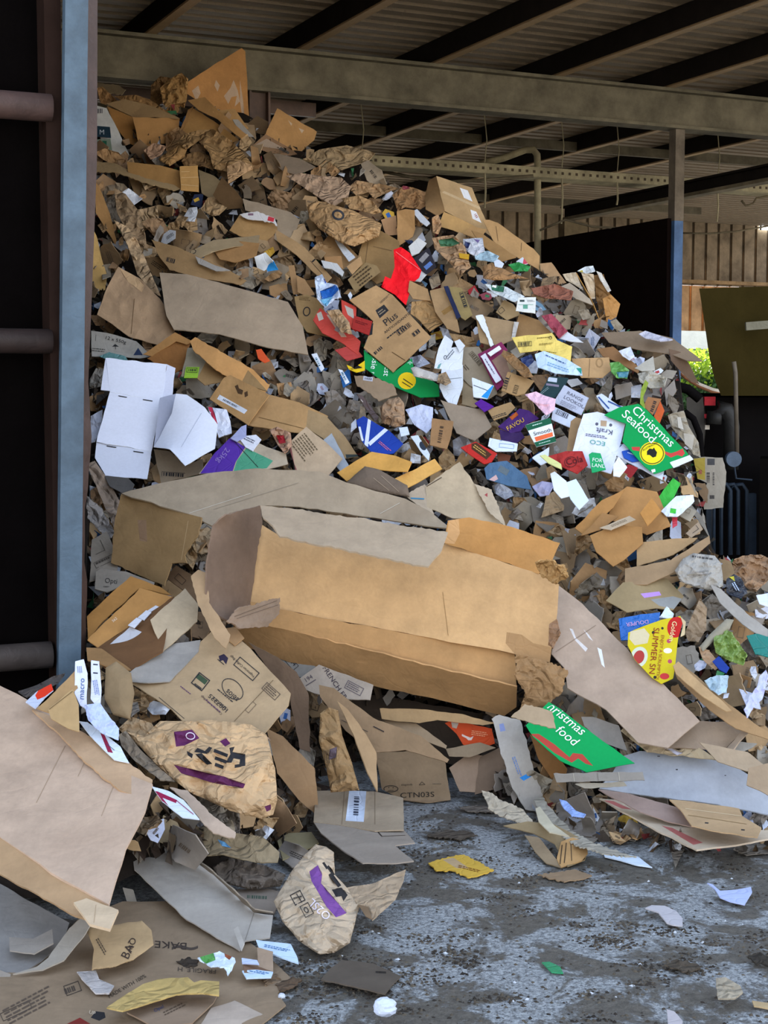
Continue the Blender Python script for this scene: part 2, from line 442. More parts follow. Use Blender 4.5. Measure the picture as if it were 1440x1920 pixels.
# ground
def ground_mat():
    m = bpy.data.materials.new('concrete_floor'); m.use_nodes = True; nt = m.node_tree; N = nt.nodes; L = nt.links; b = N['Principled BSDF']
    tc = N.new('ShaderNodeTexCoord')
    def nz(s, d=8, r=.6, dist=0):
        n = N.new('ShaderNodeTexNoise'); n.inputs['Scale'].default_value = s; n.inputs['Detail'].default_value = d; n.inputs['Roughness'].default_value = r; n.inputs['Distortion'].default_value = dist
        L.new(tc.outputs['Object'], n.inputs['Vector']); return n
    sp = nz(70, 3, .8); r1 = N.new('ShaderNodeValToRGB'); r1.color_ramp.elements[0].position = .36; r1.color_ramp.elements[0].color = (*lin('#595b5c'), 1); r1.color_ramp.elements[1].position = .62; r1.color_ramp.elements[1].color = (*lin('#adb0b0'), 1)
    L.new(sp.outputs['Fac'], r1.inputs['Fac'])
    d1 = nz(3.6, 12, .74, .4); r2 = N.new('ShaderNodeValToRGB'); r2.color_ramp.elements[0].position = .485; r2.color_ramp.elements[1].position = .535
    L.new(d1.outputs['Fac'], r2.inputs['Fac'])
    d2 = nz(40, 6, .8); r3 = N.new('ShaderNodeValToRGB'); r3.color_ramp.elements[0].color = (*lin('#3a362f'), 1); r3.color_ramp.elements[0].position = .3; r3.color_ramp.elements[1].color = (*lin('#7d766a'), 1); r3.color_ramp.elements[1].position = .75
    L.new(d2.outputs['Fac'], r3.inputs['Fac'])
    mx = N.new('ShaderNodeMix'); mx.data_type = 'RGBA'; L.new(r2.outputs['Color'], mx.inputs['Factor']); L.new(r3.outputs['Color'], mx.inputs['B']); L.new(r1.outputs['Color'], mx.inputs['A'])
    L.new(mx.outputs['Result'], b.inputs['Base Color']); b.inputs['Roughness'].default_value = .62
    bp = N.new('ShaderNodeBump'); bp.inputs['Strength'].default_value = .7; bp.inputs['Distance'].default_value = .02
    ad = N.new('ShaderNodeMath'); ad.operation = 'MULTIPLY_ADD'; L.new(r2.outputs['Color'], ad.inputs[0]); L.new(d2.outputs['Fac'], ad.inputs[1]); L.new(sp.outputs['Fac'], ad.inputs[2]); 
    L.new(ad.outputs[0], bp.inputs['Height']); L.new(bp.outputs[0], b.inputs['Normal'])
    return m
g = MB(); g.add([(-30,-20,0),(40,-20,0),(40,40,0),(-30,40,0)], [(0,1,2,3)], ground_mat()); o = g.build('floor'); tag(o, kind='structure')
g = MB(); g.add([(-30,-20,.004),(40,-20,.004),(40,2.6,.004),(-30,2.6,.004)], [(0,1,2,3)], mat('#c2b8a6', 'c')); o = g.build('floor_bounce'); tag(o, kind='structure')  # unseen pale ground added in front to bounce sunlight onto heap and ceiling
# main beam
A0 = P(720, 195, 11.1)
DUST = mat('#8d836c', 'd'); STEEL = mat('#4c443a', 'm'); DARK = mat('#2a2522', 'k'); RUST = mat('#5a4436', 'm')
def ibeam(name, A, t0, t1, d, wd, m, label=None):
    b = MB(); a = A+U*t0; c = A+U*t1
    b.bar(a+Z*.012, c+Z*.012, wd, .024, m); b.bar(a+Z*(d-.012), c+Z*(d-.012), wd, .024, m); b.bar(a+Z*d/2, c+Z*d/2, .02, d-.04, m)
    o = b.build(name); tag(o, kind='structure'); return o
ibeam('beam', A0-W*.0, -7, 9, .31, .16, mat('#756c58', 'd'))
zt = A0.z+.31
# purlins
for px in (-40, 275, 555, 805, 1030, 1237, 1440, 1640):
    q = on_line(px, Vector((A0.x, A0.y, 0))); q.z = zt
    b = MB(); a = q-W*3.3; c = q+W*9.3
    b.bar(a+Z*.085, c+Z*.085, .01, .15, DARK); b.bar(a+U*.03+Z*.008, c+U*.03+Z*.008, .07, .014, mat('#a88c68', 'p')); b.bar(a+U*.03+Z*.162, c+U*.03+Z*.162, .07, .01, DARK)
    tag(b.build('roof_purlin'), kind='structure')
for t in (3.0, 4.9, 6.9):       # bridging bars between purlins
    b = MB(); a = A0+W*t+Z*.36-U*5; c = A0+W*t+Z*.36+U*8; b.bar(a, c, .05, .09, mat('#6f6654', 'd')); tag(b.build('roof_bridging'), kind='structure')
# roof sheet: ribs run along U
vs = []; fs = []; v = -3.4; i = 0
prof = [(0, 0), (.10, 0), (.115, .05), (.165, .05), (.18, 0)]
pts = []
while v < 9.6:
    for dx, dz in prof: pts.append((v+dx, dz))
    v += .18
cm = mat('#83735f', 'p'); b = MB()
for (v0, z0), (v1, z1) in zip(pts, pts[1:]):
    if v1-v0 < 1e-6: continue
    for z_ in (0,):
        a = A0+W*v0+Z*(.48+z0); c = A0+W*v1+Z*(.48+z1)
        b.add([a-U*8, a+U*11, c+U*11, c-U*8], [(0,1,2,3)], cm)
b.box(A0+W*3.1+Z*.56, U*9.5, W*6.5, Z*.01, cm)
tag(b.build('ceiling'), kind='structure')
# post at the right, back of the heap
pb = on_line(1266, Vector((A0.x, A0.y, 0)))
b = MB(); m = mat('#4f6f9a', 'm'); m2 = mat('#75695a', 'd')
zc = P(1267, 415, pb.y).z
b.box(pb+Z*zc/2, U*.042, W*.042, Z*zc/2, m); b.box(pb+Z*(zc+A0.z)/2, U*.044, W*.044, Z*(A0.z-zc)/2, m2)
tag(b.build('column'), kind='structure')
b = MB(); q = on_line(484, Vector((A0.x, A0.y, 0)))
b.box(q+Z*A0.z/2, U*.07, W*.006, Z*A0.z/2, RUST); b.box(q-U*.07+Z*A0.z/2, U*.008, W*.06, Z*A0.z/2, RUST); b.box(q+U*.07+Z*A0.z/2, U*.008, W*.06, Z*A0.z/2, RUST)
b.box(A0+U*(-2.2)+W*.35-Z*.02, U*1.8, W*.02, Z*.05, RUST)
tag(b.build('column'), kind='structure')
# dark push wall between heap and the bay beyond
zt2 = P(1255, 410, pb.y).z
b = MB(); pm = mat('#1c1412', 'k'); a = pb-U*.06
b.box(a+W*3.0+Z*zt2/2, W*3.0, U*.02, Z*zt2/2, pm)
tag(b.build('wall_partition'), kind='structure')
# back wall, ribbed
BWt = 9.0
BW = A0+W*BWt; 
bw_wood = mat('#8d7a62', 'd'); bw_lit = mat('#c29a70', 'd'); dk = mat('#5a4c3c', 'd')  # lower sheet and its ribs coloured paler to carry sunlight from outside
def dcol(px, A): return on_line(px, Vector((A.x, A.y, 0)))
zb = P(1300, 620, dcol(1300, BW).y).z; zm = P(1300, 535, dcol(1300, BW).y).z; ztp = A0.z+.55
b = MB(); t = -7.0
while t < 12:
    p = Vector((BW.x, BW.y, 0))+U*t
    b.box(p+Z*(zm+ztp)/2, U*.095, W*.012, Z*(ztp-zm)/2, bw_wood)
    b.box(p+U*.12+W*.03+Z*(zm+ztp)/2, U*.03, W*.012, Z*(ztp-zm)/2, dk)
    b.box(p+W*.05+Z*(zb+zm)/2, U*.095, W*.012, Z*(zm-zb)/2, bw_lit)
    b.box(p+U*.12+W*.08+Z*(zb+zm)/2, U*.03, W*.012, Z*(zm-zb)/2, mat('#a3774f', 'd'))
    t += .24
tag(b.build('wall_back'), kind='structure')
def girt(px, py, h, m, name='wall_girt', off=.12):
    q = dcol(px, BW); z = P(px, py, q.y).z; b = MB()
    a = Vector((BW.x, BW.y, z))-W*off; b.bar(a-U*7, a+U*11, .1, h, m); tag(b.build(name), kind='structure')
girt(1100, 372, .22, mat('#4c4436', 'd')); girt(1400, 533, .05, mat('#9a7c58', 'd'))
# small bright window in the back wall
q = dcol(1436, BW); z = P(1436, 420, q.y).z
wm = bpy.data.materials.new('window_light'); wm.use_nodes = True; wb = wm.node_tree.nodes['Principled BSDF']
wb.inputs['Emission Color'].default_value = (.85, .95, 1, 1); wb.inputs['Emission Strength'].default_value = 6
b = MB(); b.box(Vector((q.x, q.y, z))-W*.05, U*.17, W*.01, Z*.1, wm)
for s in (-1, 0, 1): b.box(Vector((q.x, q.y, z))-W*.07+U*.17*s, U*.012, W*.01, Z*.11, dk)
tag(b.build('window_1'), kind='structure')
# cable tray, pipes, diagonal rafter
Q = P(1000, 322, 13.7); b = MB(); tm = mat('#b3a684', 'd')
b.bar(Q-U*1.9, Q+U*5, .03, .085, tm)
b.bar(Q-U*1.9+W*.12-Z*.04, Q+U*5+W*.12-Z*.04, .24, .01, tm)
t = -1.8
while t < 4.8:
    b.box(Q+U*t-W*.016, U*.012, W*.002, Z*.012, dk); t += .075
tag(b.build('cable_tray'), 'long perforated dusty cable tray hung below the roof', 'cable tray')
for i, t in enumerate((-1.7, -.5, .3, .9, 2.05, 3.4, 3.65)):
    b = MB(); p = Q+U*t; zz = Q.z+.05
    b.tube([p+Z*.05, p+Z*.25+U*.02, p+Z*.5-U*.01, p+Z*.72], .005, tm, 5)
    b.tube([p-Z*.04, p-Z*.2+U*.01, p-Z*(.25+.1*(i % 3))], .009, tm, 5)
    tag(b.build('hanger_rod'), 'thin dusty hanger wire carrying the cable tray, one of seven', 'hanger', 'hanger wires on the cable tray')
R = [P(900,308,13.9), P(945,296,13.9), P(985,281,13.9), P(1000,281,13.9), P(1007,290,13.9), P(1008,310,13.9), P(1008,460,13.9), P(1009,640,13.9)]
b = MB(); b.tube(R, .032, tm, 10); tag(b.build('bent_pipe', smooth=True), 'dusty vertical pipe with an elbow at its top before the back wall', 'pipe')
b = MB(); a = P(1060, 412, 15.5); 
v1 = -W
b.bar(a, a+v1*6, .12, .03, mat('#8c7f66', 'd')); b.bar(a+Z*.06, a+v1*6+Z*.06, .02, .12, DARK); b.bar(a+Z*.12, a+v1*6+Z*.12, .12, .02, DARK)
b.box(a+W*.0-Z*.18+U*.1, U*.14, W*.05, Z*.16, mat('#8c7a5c', 'd'))
tag(b.build('beam'), kind='structure')
def cable(pts, r, hx, label, D):
    b = MB(); b.tube([P(x, y, D) for x, y in pts], r, mat(hx, 'd'), 5); tag(b.build('cable', smooth=True), label, 'cable')
cable([(1012,432),(1060,412),(1110,425),(1160,428),(1260,430)], .01, '#7a6e58', 'thin slack cable strung above the dark push wall', 12.9)
cable([(1280,437),(1330,438),(1380,434),(1440,424)], .01, '#7a6e58', 'thin cable crossing the ribbed wall right of the blue column', 16)
cable([(1390,376),(1398,386),(1412,382),(1418,372),(1440,368)], .012, '#7a6e58', 'looped cable end dangling near the small bright window', 15)
cable([(700,318),(760,330),(830,342),(900,338),(1000,330)], .016, '#6f6450', 'drooping cable bundle below the cable tray', 13.6)
# outside: hedge and white roof
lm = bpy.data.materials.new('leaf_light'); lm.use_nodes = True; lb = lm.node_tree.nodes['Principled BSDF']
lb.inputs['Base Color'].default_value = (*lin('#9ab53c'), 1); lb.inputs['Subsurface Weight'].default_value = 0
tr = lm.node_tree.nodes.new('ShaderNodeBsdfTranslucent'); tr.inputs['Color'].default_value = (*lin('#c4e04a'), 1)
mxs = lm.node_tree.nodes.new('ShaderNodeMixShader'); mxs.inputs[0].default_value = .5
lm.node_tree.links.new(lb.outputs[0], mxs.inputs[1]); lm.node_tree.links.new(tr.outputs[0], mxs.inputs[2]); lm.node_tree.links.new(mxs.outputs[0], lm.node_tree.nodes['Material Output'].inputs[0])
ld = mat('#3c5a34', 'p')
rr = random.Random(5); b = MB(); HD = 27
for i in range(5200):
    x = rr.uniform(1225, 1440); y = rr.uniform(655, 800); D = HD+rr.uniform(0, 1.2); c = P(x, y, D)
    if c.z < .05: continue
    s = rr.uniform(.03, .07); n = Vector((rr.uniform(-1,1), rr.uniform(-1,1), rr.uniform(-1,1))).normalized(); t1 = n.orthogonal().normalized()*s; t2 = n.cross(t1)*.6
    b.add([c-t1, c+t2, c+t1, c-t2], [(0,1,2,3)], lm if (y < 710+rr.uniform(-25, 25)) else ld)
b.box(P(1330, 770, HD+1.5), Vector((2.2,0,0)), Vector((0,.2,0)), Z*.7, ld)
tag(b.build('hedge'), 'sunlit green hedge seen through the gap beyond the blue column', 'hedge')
b = MB(); wmn = mat('#f2f2ee', 'p')
c = P(1330, 636, 29); b.box(c, Vector((3,0,0)), Vector((0,.4,0)), Z*.2, wmn); b.box(P(1330, 662, 29.2), Vector((3,0,0)), Vector((0,.3,0)), Z*.12, mat('#8f9aa2', 'p'))
tag(b.build('shed_roof'), 'white sunlit flat roof beyond the hedge outside', 'roof')
b = MB(); pts = [(1262,686),(1285,706),(1310,722),(1335,732),(1352,736)]
b.tube([P(x, y, 14) for x, y in pts], .028, mat('#f0e6d8', 'p'), 6); b.tube([P(x, y+3, 13.96) for x, y in pts], .014, mat('#a06a48', 'p'), 6)
tag(b.build('striped_hose', smooth=True), 'pale striped hose sagging in front of the sunlit hedge', 'hose')
# loader at the right
LD = 9.6
root = empty('loader', P(1370, 1060, LD)); root.location.z = 0; tag(root, 'dark parked loader with raised bucket, in shade at the right', 'loader')
olive = mat('#332b14', 'k'); blk = mat('#151313', 'k'); slate = mat('#33404e', 'm')
def plate(name, pts, D, th, m, parent):
    pp = parse(pts); f = [P(x, y, D+(x-1370)*.0012) for x, y, *_ in pp]; bk = [v+ray(1500, 640)*th for v in f]; n = len(f)
    b = MB(); b.add(f+bk, [list(range(n)), [n+i for i in range(n)][::-1]]+[[i, (i+1) % n, n+(i+1) % n, n+i] for i in range(n)], m); return b.build(name, parent)
bk_ = plate('bucket', '1311,541 1700,528 1700,742 1352,742 1340,712 1330,670 1320,600', LD-.2, .5, olive, root)
b = MB()
for x0 in (1395, 1410): b.tube([P(x0+8, 540, LD-.26), P(x0+2, 620, LD-.26), P(x0-6, 738, LD-.26)], .012, mat('#5a4e30', 'm'), 6)
b.build('bucket_rib', bk_)
b = MB(); b.bar(P(1398, 612, LD-.3), P(1500, 604, LD-.3), .03, .05, mat('#8b8672', 'd')); b.build('cross_bar', root)
plate('body', '1287,745 1700,745 1700,1062 1345,1062 1300,960 1290,860', LD+.1, .8, blk, root)
b = MB(); b.tube([P(x, y, LD-.1) for x, y in ((1338,795),(1340,775),(1350,765),(1362,768),(1370,785),(1372,800),(1370,880))], .05, mat('#2f2d2a', 'm'), 12); b.build('exhaust_elbow', root, True)
b = MB(); b.tube([P(1376, 678, LD-.3), P(1379, 700, LD-.3), P(1382, 860, LD-.3)], .014, mat('#6a5f50', 'm'), 8); b.build('hydraulic_rod', root, True)
c = P(1375, 861, LD-.3); b = MB(); b.tube([c-Vector((0,.02,0)), c+Vector((0,.03,0))], .048, mat('#5a6a7c', 'm'), 20); b.tube([c, c-Z*.12+Vector((.02,0,0)), c-Z*.13+Vector((.12,0,0))], .006, slate, 6); b.build('round_mirror', root)
for x0 in (1338, 1352, 1368):
    b = MB(); b.tube([P(x0, 1040, LD-.15), P(x0, 925, LD-.15), P(x0+6, 910, LD-.15), P(x0+24, 908, LD-.15), P(x0+32, 920, LD-.15), P(x0+32, 1040, LD-.15)], .013, slate, 8); b.build('hydraulic_pipe', root, True)
for x0, y0, y1, w_ in ((1331, 900, 1050, .03), (1409, 925, 1045, .055)):
    b = MB(); b.bar(P(x0, y0, LD-.05), P(x0, y1, LD-.05), .05, w_, slate, Vector((0,1,0))); b.build('side_panel', root)
plate('boom', '1425,860 1500,860 1500,1060 1423,1060', LD-.4, .2, mat('#100e0c', 'k'), root)
plate('fender', '1287,745 1318,745 1322,800 1316,860 1290,860', LD-.02, .1, mat('#3a352e', 'm'), root)
for (x, y, rx_) in ((1330, 752, .03), (1324, 780, .012), (1319, 801, .012)):
    b = MB(); b.box(P(x, y, LD-.05), Vector((.035,0,0)), Vector((0,.02,0)), Z*.014*(2 if y < 760 else 1), mat('#c8303a' if y < 790 else '#e8e0d0', 'p')); b.build('tail_light', root)
b = MB(); b.tube([P(x, y, LD-.5) for x, y in ((1230,732),(1262,722),(1290,730),(1312,748))], .03, blk, 8); tag(b.build('black_hose', smooth=True), 'black rubber hose arching out behind the heap toward the loader', 'hose')
b = MB(); b.tube([P(x, y, LD-.6) for x, y in ((1283,772),(1300,785),(1312,815),(1315,860),(1312,900))], .02, blk, 8); tag(b.build('black_hose', smooth=True), 'bent black hose standing between the grey scraps and the loader', 'hose')
# left frame: post, rails, dark plate
PD = 5.45
wl = P(139, 700, PD); Ul = Vector((math.cos(TH), math.sin(TH), 0))
b = MB(); bl = mat('#4f6272', 'm'); bl2 = mat('#2f5f94', 'm')
pa = P(124, 1262, PD); pbm = P(142, -60, PD); 
xb = (pbm-pa); b.box((pa+pbm)/2-Z*.15, Ul*.041, W*.022, xb/2+Z*.15, bl)
tag(b.build('column_left'), kind='structure')
for y, ydr in ((202, 1), (640, 2), (1228, 0)):
    z_ = P(105, y, PD).z; pe = P(108, y, PD); b = MB()
    b.tube([pe-Ul*.02+W*.02, pe-Ul*1.6+W*.02], .05 if ydr != 2 else .045, mat('#4c3a35' if ydr == 1 else ('#2c211e' if ydr == 2 else '#453d39'), 'm'), 16); tag(b.build('wall_rail', smooth=True), kind='structure')
b = MB(); c = P(100, 700, PD); c.z = 2.0
b.box(c-Ul*1.2+W*.14, Ul*1.27, W*.02, Z*2.6, mat('#0a0808', 'k')); b.box(c+W*.07+Ul*.02, Ul*.03, W*.07, Z*2.6, mat('#2a1f1b', 'k'))
tag(b.build('wall_left'), kind='structure')
sw = P(120, 700, PD); sw.z = 2.2; b = MB(); b.box(sw+W*6.3, Ul*.02, W*6.1, Z*2.2, mat('#2a1f1b', 'k')); tag(b.build('wall_side'), kind='structure')
# rusty flange right of the post, buckled low down
b = MB(); fm = mat('#46342e', 'm'); prev = None; n = 40
for i in range(n+1):
    y = -60+i*(1290+60)/n; xr = lerp_tab([(-60,183),(300,182),(560,172),(730,165),(800,172),(880,168),(950,160),(1040,158),(1100,164),(1200,160),(1290,158)], y)+1.2*math.sin(y*.07)*(y > 700)
    xl = lerp_tab([(-60,163),(1290,150)], y)
    a = P(xl, y, PD+.03); c = P(xr, y, PD+.08); 
    if prev: b.add([prev[0], prev[1], c, a, prev[0]+W*.1, prev[1]+W*.006, c+W*.006, a+W*.1], [(0,1,2,3),(4,7,6,5),(1,5,6,2)], fm)
    prev = (a, c)
tag(b.build('wall_flange'), kind='structure')
# core of the heap
def CAV(x, y):
    u = max(0, 1-((x-750)/180)**2)*max(0, 1-((y-1410)/110)**2); return .55*min(1, u*2)
TOP = [(-200,1330),(120,1320),(150,1270),(166,400),(176,215),(300,205),(345,190),(465,205),(520,262),(600,285),(700,300),(740,350),(820,360),(905,425),(1010,500),(1060,525),(1140,560),(1165,620),(1250,655),(1280,690),(1283,760),(1300,900),(1330,1010),(1360,1060),(1440,1060),(1800,1120)]
FOOT = [(-200,1700),(0,1680),(150,1690),(250,1640),(400,1640),(520,1610),(600,1530),(760,1500),(1100,1560),(1440,1590),(1800,1600)]
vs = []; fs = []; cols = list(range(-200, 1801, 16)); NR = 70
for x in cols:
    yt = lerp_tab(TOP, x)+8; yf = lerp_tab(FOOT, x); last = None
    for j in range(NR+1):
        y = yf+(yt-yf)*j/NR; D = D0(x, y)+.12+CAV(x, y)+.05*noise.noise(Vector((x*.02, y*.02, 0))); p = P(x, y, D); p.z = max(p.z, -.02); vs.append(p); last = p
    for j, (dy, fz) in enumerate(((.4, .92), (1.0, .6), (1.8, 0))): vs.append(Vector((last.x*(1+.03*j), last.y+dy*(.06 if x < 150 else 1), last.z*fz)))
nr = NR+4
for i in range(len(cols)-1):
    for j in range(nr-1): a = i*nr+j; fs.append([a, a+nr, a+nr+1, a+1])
o = link_mesh('heap_core', vs, fs, [mat('#2e261f', 'd')], smooth=[True]*len(fs)); tag(o, 'compacted waste paper in the heap core, coloured dark as shade between pieces', 'waste heap', kind='stuff')  # dark colour stands in for shade in the gaps between pieces
INK = '#2b2a2c'; WH = '#e4e7f2'
# ================================================================ upper left of the heap
H('cardboard_board','cardboard','tall upright board','tall orange-brown board standing upright as the highest point of the heap','350,155 400,122 453,90 460,96 464,160 467,232 450,240 425,210 380,195 350,175','#c08a52',lift=-.05,k=0,gx=.06,bend=.02,dec=[('p','420,180 432,165 438,150 446,170 450,190 440,200 444,180 434,182 428,195','#c7a98c'),('p','405,150 412,160 408,172 402,160','#c7a98c'),('p','450,150 456,190 459,225 455,225 450,190','#c7a98c'),('p','360,170 372,160 376,175 368,190','#c7a98c')])
H('paper_bag','paper bag','crumpled bag peak','crumpled kraft bag rising left of the tall upright board','300,165 318,148 340,136 353,148 350,185 337,228 312,214 305,190','#a8814f',lift=.0,k=.2,cr=.07,th=.002)
H('paper_bag','paper bag','dark crumpled bag','dark crumpled kraft bag behind the bag peak near the roof beam','282,190 283,160 300,143 320,146 300,165 306,190 295,200','#86643e',lift=-.05,k=.2,cr=.06)
H('cardboard_sheet','cardboard','thin sheet by the post top','thin pale brown sheet lying against the post at the heap top','182,155 222,160 236,168 228,178 185,171','#8d7a5c',lift=-.1,k=.9,jag=1.5)
H('kraft_paper','paper','curled kraft strip','curled kraft paper strip beside the post near the heap top','182,165 192,162 208,178 224,192 205,199 188,192','#a97f51',lift=.05,cr=.05,k=.4)
H('kraft_paper','paper','long kraft crumple','long crumpled kraft paper lying on the squashed top box','215,180 255,178 280,186 312,208 336,226 320,224 290,205 248,200','#9b7549',lift=.08,cr=.05,k=.6)
T('cardboard_box','box','squashed top box','squashed brown box below the crumpled bag peak',[('top_panel','198,194 235,186 290,200 337,222 248,219','#a3845c'),('side_panel','202,200 248,219 262,278 241,268 215,236','#a3743f'),('front_panel','248,219,.12 337,222 334,258 316,268 290,272 263,278,.1','#a87c4a')],(265,230),lift=.1,k=.3)
T('cardboard_box','box','open flaps below the upright board','brown box with open flaps leaning below the tall upright board',[('side_flap','336,250 352,206 362,200 346,248','#a57b4b'),('front_panel','340,250 362,203 400,226 447,262 425,272 380,262','#b0854f'),('top_flap','352,188,.1 384,182,.1 398,196,.12 462,252,.2 452,260,.2 405,222,.12 372,206,.1','#ae8350'),('back_flap','405,208 440,204 458,230 466,240 450,246','#b28a58')],(400,235),lift=.1,k=.3)
H('printed_sheet','paper','grey strip beside the open flaps','narrow grey and white strip beside the open flapped box','436,224 446,224 476,256 466,256 445,240','#a39c92',lift=.15,k=.4,kind='p')
T('cardboard_box','box','leaf standing at the crest','light brown flap standing upright on the crest before the roof beam',[('upright_flap','520,203 594,247 589,263 561,288 498,251','#b98c58',{'dec':[('p','540,225 548,232 546,236','#cbb294'),('p','560,240 570,244 566,250','#cbb294')]}),('lower_panel','472,274,.15 498,251 561,288 545,291,.15 500,284,.15','#9c7b5c',{'dec':[('p','478,272 500,260 540,282 500,276','#b29c86')]})],(535,250),lift=.05,k=.1,gx=.05)
H('cardboard_scrap','cardboard','small dark leaf','small dark brown leaf leaning left of the upright crest flap','466,230 482,217 503,228 500,252 484,250 465,240','#6f5a41',lift=.0,k=.3)
T('printed_carton','carton','white carton by the post','white printed carton with a dark blue label against the blue post',[('white_side','181,198 200,203 222,245 246,298 222,300 196,282 182,240','#c9c7c0',{'dec':[('b',188,208,12,12,0,-5,'#44414a')]}),('label','179,236,.05 206,238,.05 208,258,.05 180,256,.05','#1d3340',{'kind':'p','dec':[('t','M',186,252,0,9,'#b9c4c8')]}),('lower_label','180,262,.05 207,260,.05 210,281,.05 182,282,.05','#7d8a78',{'kind':'p','dec':[('r',196,272,8,16,0,'#1f5a44'),('r',186,272,3,16,0,'#caa')]})],(205,250),lift=.12,k=.3)
H('kraft_paper','paper','big crumpled kraft heap','large crumpled kraft paper draped over the crest below the flapped box','332,268 345,252 372,244 400,242 430,262 455,285 476,312 450,330 432,344 425,322 400,316 392,286 372,264 350,280','#a78458',lift=.16,cr=.09,k=.7,th=.002)
H('kraft_paper','paper','rolled kraft tube','rolled kraft paper tube below the squashed top box','296,298 340,268 353,275 345,295 318,312 302,303','#ab8352',lift=.18,puff=.05,cr=.02)
H('kraft_paper','paper','dark wrinkled kraft','dark wrinkled kraft between rolled tube and crumpled kraft heap','336,292 372,284 392,292 400,320 385,312 345,312','#8c6c47',lift=.12,cr=.06)
H('kraft_paper','paper','light kraft tail','light kraft paper tail hanging from the crumpled kraft heap','426,312 450,300 472,310 474,316 440,336 428,344','#c69f74',lift=.24,cr=.03)
H('kraft_paper','paper','pinkish kraft curl','pinkish kraft paper curl just under the squashed top box','270,282 288,268 312,274 300,292 282,298','#b89274',lift=.16,cr=.04)
T('cardboard_box','box','long strip carton','long shallow brown carton with an orange-brown end flap near the post',[('front_panel','238,303 300,310 338,320 340,356 290,346 240,322','#a27a48'),('end_flap','337,312,.06 371,310,.06 373,360,.06 339,357,.06','#bf9358',{'dec':[('l',340,322,371,321,1,'#d8b684'),('l',340,333,371,332,1,'#d8b684'),('l',340,346,372,349,1,'#d8b684')]})],(300,332),lift=.2,k=.3)
H('cardboard_board','cardboard','long torn board by the post','long torn grey-brown board sticking out from the post','176,302 215,306 272,334 325,346 338,354 325,358 270,342 215,323 175,322','#a38963',lift=.22,k=.9,jag=1)
H('cardboard_scrap','cardboard','dark folded leaf','dark brown folded leaf standing right of the long strip carton','399,366 416,332 440,356 456,376 454,390 430,392 412,380','#5f482e',lift=.2,k=0)
H('cardboard_sheet','cardboard','flat grey-brown sheet','flat grey-brown sheet running under the dark folded leaf','372,318 402,330 420,345 446,388 425,392 378,362','#94805f',lift=.1)
H('cardboard_board','cardboard','steep slab by the post','steep narrow brown slab leaning on the blue post','176,336 186,350 206,400 218,450 216,458 180,400','#b18654',lift=.2,k=.3)
H('cardboard_board','cardboard','yellow slab by the post','pale yellow slab wedged upright beside the blue post','171,424 180,440 200,520 196,548 171,552','#d6ae6c',lift=.1,k=.2)
H('kraft_paper','paper','grey creased strip','grey-brown creased strip sloping down from the post','214,352 236,364 262,398 278,470 262,462 230,420 218,394','#9c8263',lift=.22,cr=.05)
H('kraft_paper','paper','long pale folded paper','long pale folded kraft paper sloping toward the big flat board','213,412 240,425 262,460 286,518 302,556 284,546 258,515 240,460','#b99c78',lift=.24,cr=.06)
H('kraft_paper','paper','frosted crumpled sheet','frosted crumpled kraft sheet on the crest above the logo bag','536,330 560,325 640,333 658,350 652,372 625,386 600,372 562,346','#b2957a',lift=.16,cr=.05)
H('cardboard_board','cardboard','grey folded board at the crest','grey-brown folded board on the crest left of the frosted sheet','494,290 520,288 562,297 592,313 556,328 530,320','#8c7a66',lift=.16,k=.9)
H('kraft_paper','paper','ragged crest paper','ragged wrinkled paper forming the right end of the top crest','566,300 600,280 650,272 690,282 703,287 692,300 640,318 600,312','#a08764',lift=.08,cr=.07)
H('paper_bag','paper bag','logo bag','dusty kraft bag with a dark round logo below the crest','575,385 592,376 655,392 716,420 710,444 664,462 640,456 600,430 580,410','#bd9668',lift=.24,cr=.05,puff=.06,dec=[('ring',634,403,12,10,20,4,'#3b3d42'),('tl',618,432,30,10,32,2,'#7a6244')])
H('kraft_paper','paper','kraft tail of the crest','crumpled kraft tail sloping off the crest right end','652,352 668,338 706,345 722,362 702,372 690,360 668,366','#b28e66',lift=.1,cr=.06)
H('kraft_paper','paper','tan paper fold','tan paper fold just above the logo bag','640,372 672,366 700,378 716,398 700,402 655,390','#ad8a60',lift=.2,cr=.05)
H('kraft_paper','paper','brown curl at the crest end','brown crumpled curl with a maroon tip left of the taped box','736,366 756,348 776,352 802,362 806,378 790,392 760,388 745,395','#a17a52',lift=.12,cr=.07,dec=[('p','752,346 764,344 768,354 756,356','#8a4048')])
T('cardboard_box','box','red-striped label box','light brown flattened box with a red and white label strip',[('front_panel','430,432 450,402 518,420 520,432 500,452 448,442','#b18b5a'),('label','449,402,.03 482,396,.03 516,410,.03 520,424,.03 508,416,.03 462,410,.03','#ddd9d6',{'kind':'p','dec':[('r',508,411,12,8,15,'#d2404a'),('r',470,402,10,4,0,'#8a6a7a')]})],(478,425),lift=.2,k=.7,jag=1)
H('cardboard_board','cardboard','grey folded board','grey-brown folded board under the red-striped label box','455,372 545,398 562,412 556,430 536,462 514,448 520,412 460,394','#a5927a',lift=.16,dec=[('l',510,432,540,448,1.5,'#4a3d30')])
H('cardboard_board','cardboard','plank with a printed frame','long narrow brown plank with a small black printed frame','516,430 548,448 572,464 622,520 612,530 585,508 556,478 520,452','#ae8c62',lift=.24,dec=[('b',597,498,34,11,48,6,INK)])
H('cardboard_board','cardboard','bowed grey board','bowed grey board above the large flat board','350,474 400,450 487,441 484,456 440,462 400,472 372,484','#a5906f',lift=.26,dec=[('ring',362,472,6,4,-20,1,INK)])
H('cardboard_scrap','cardboard','kraft wedge','orange-brown wedge under the bowed grey board','400,468 450,452 486,456 480,480 440,492 412,486','#ad8354',lift=.2)
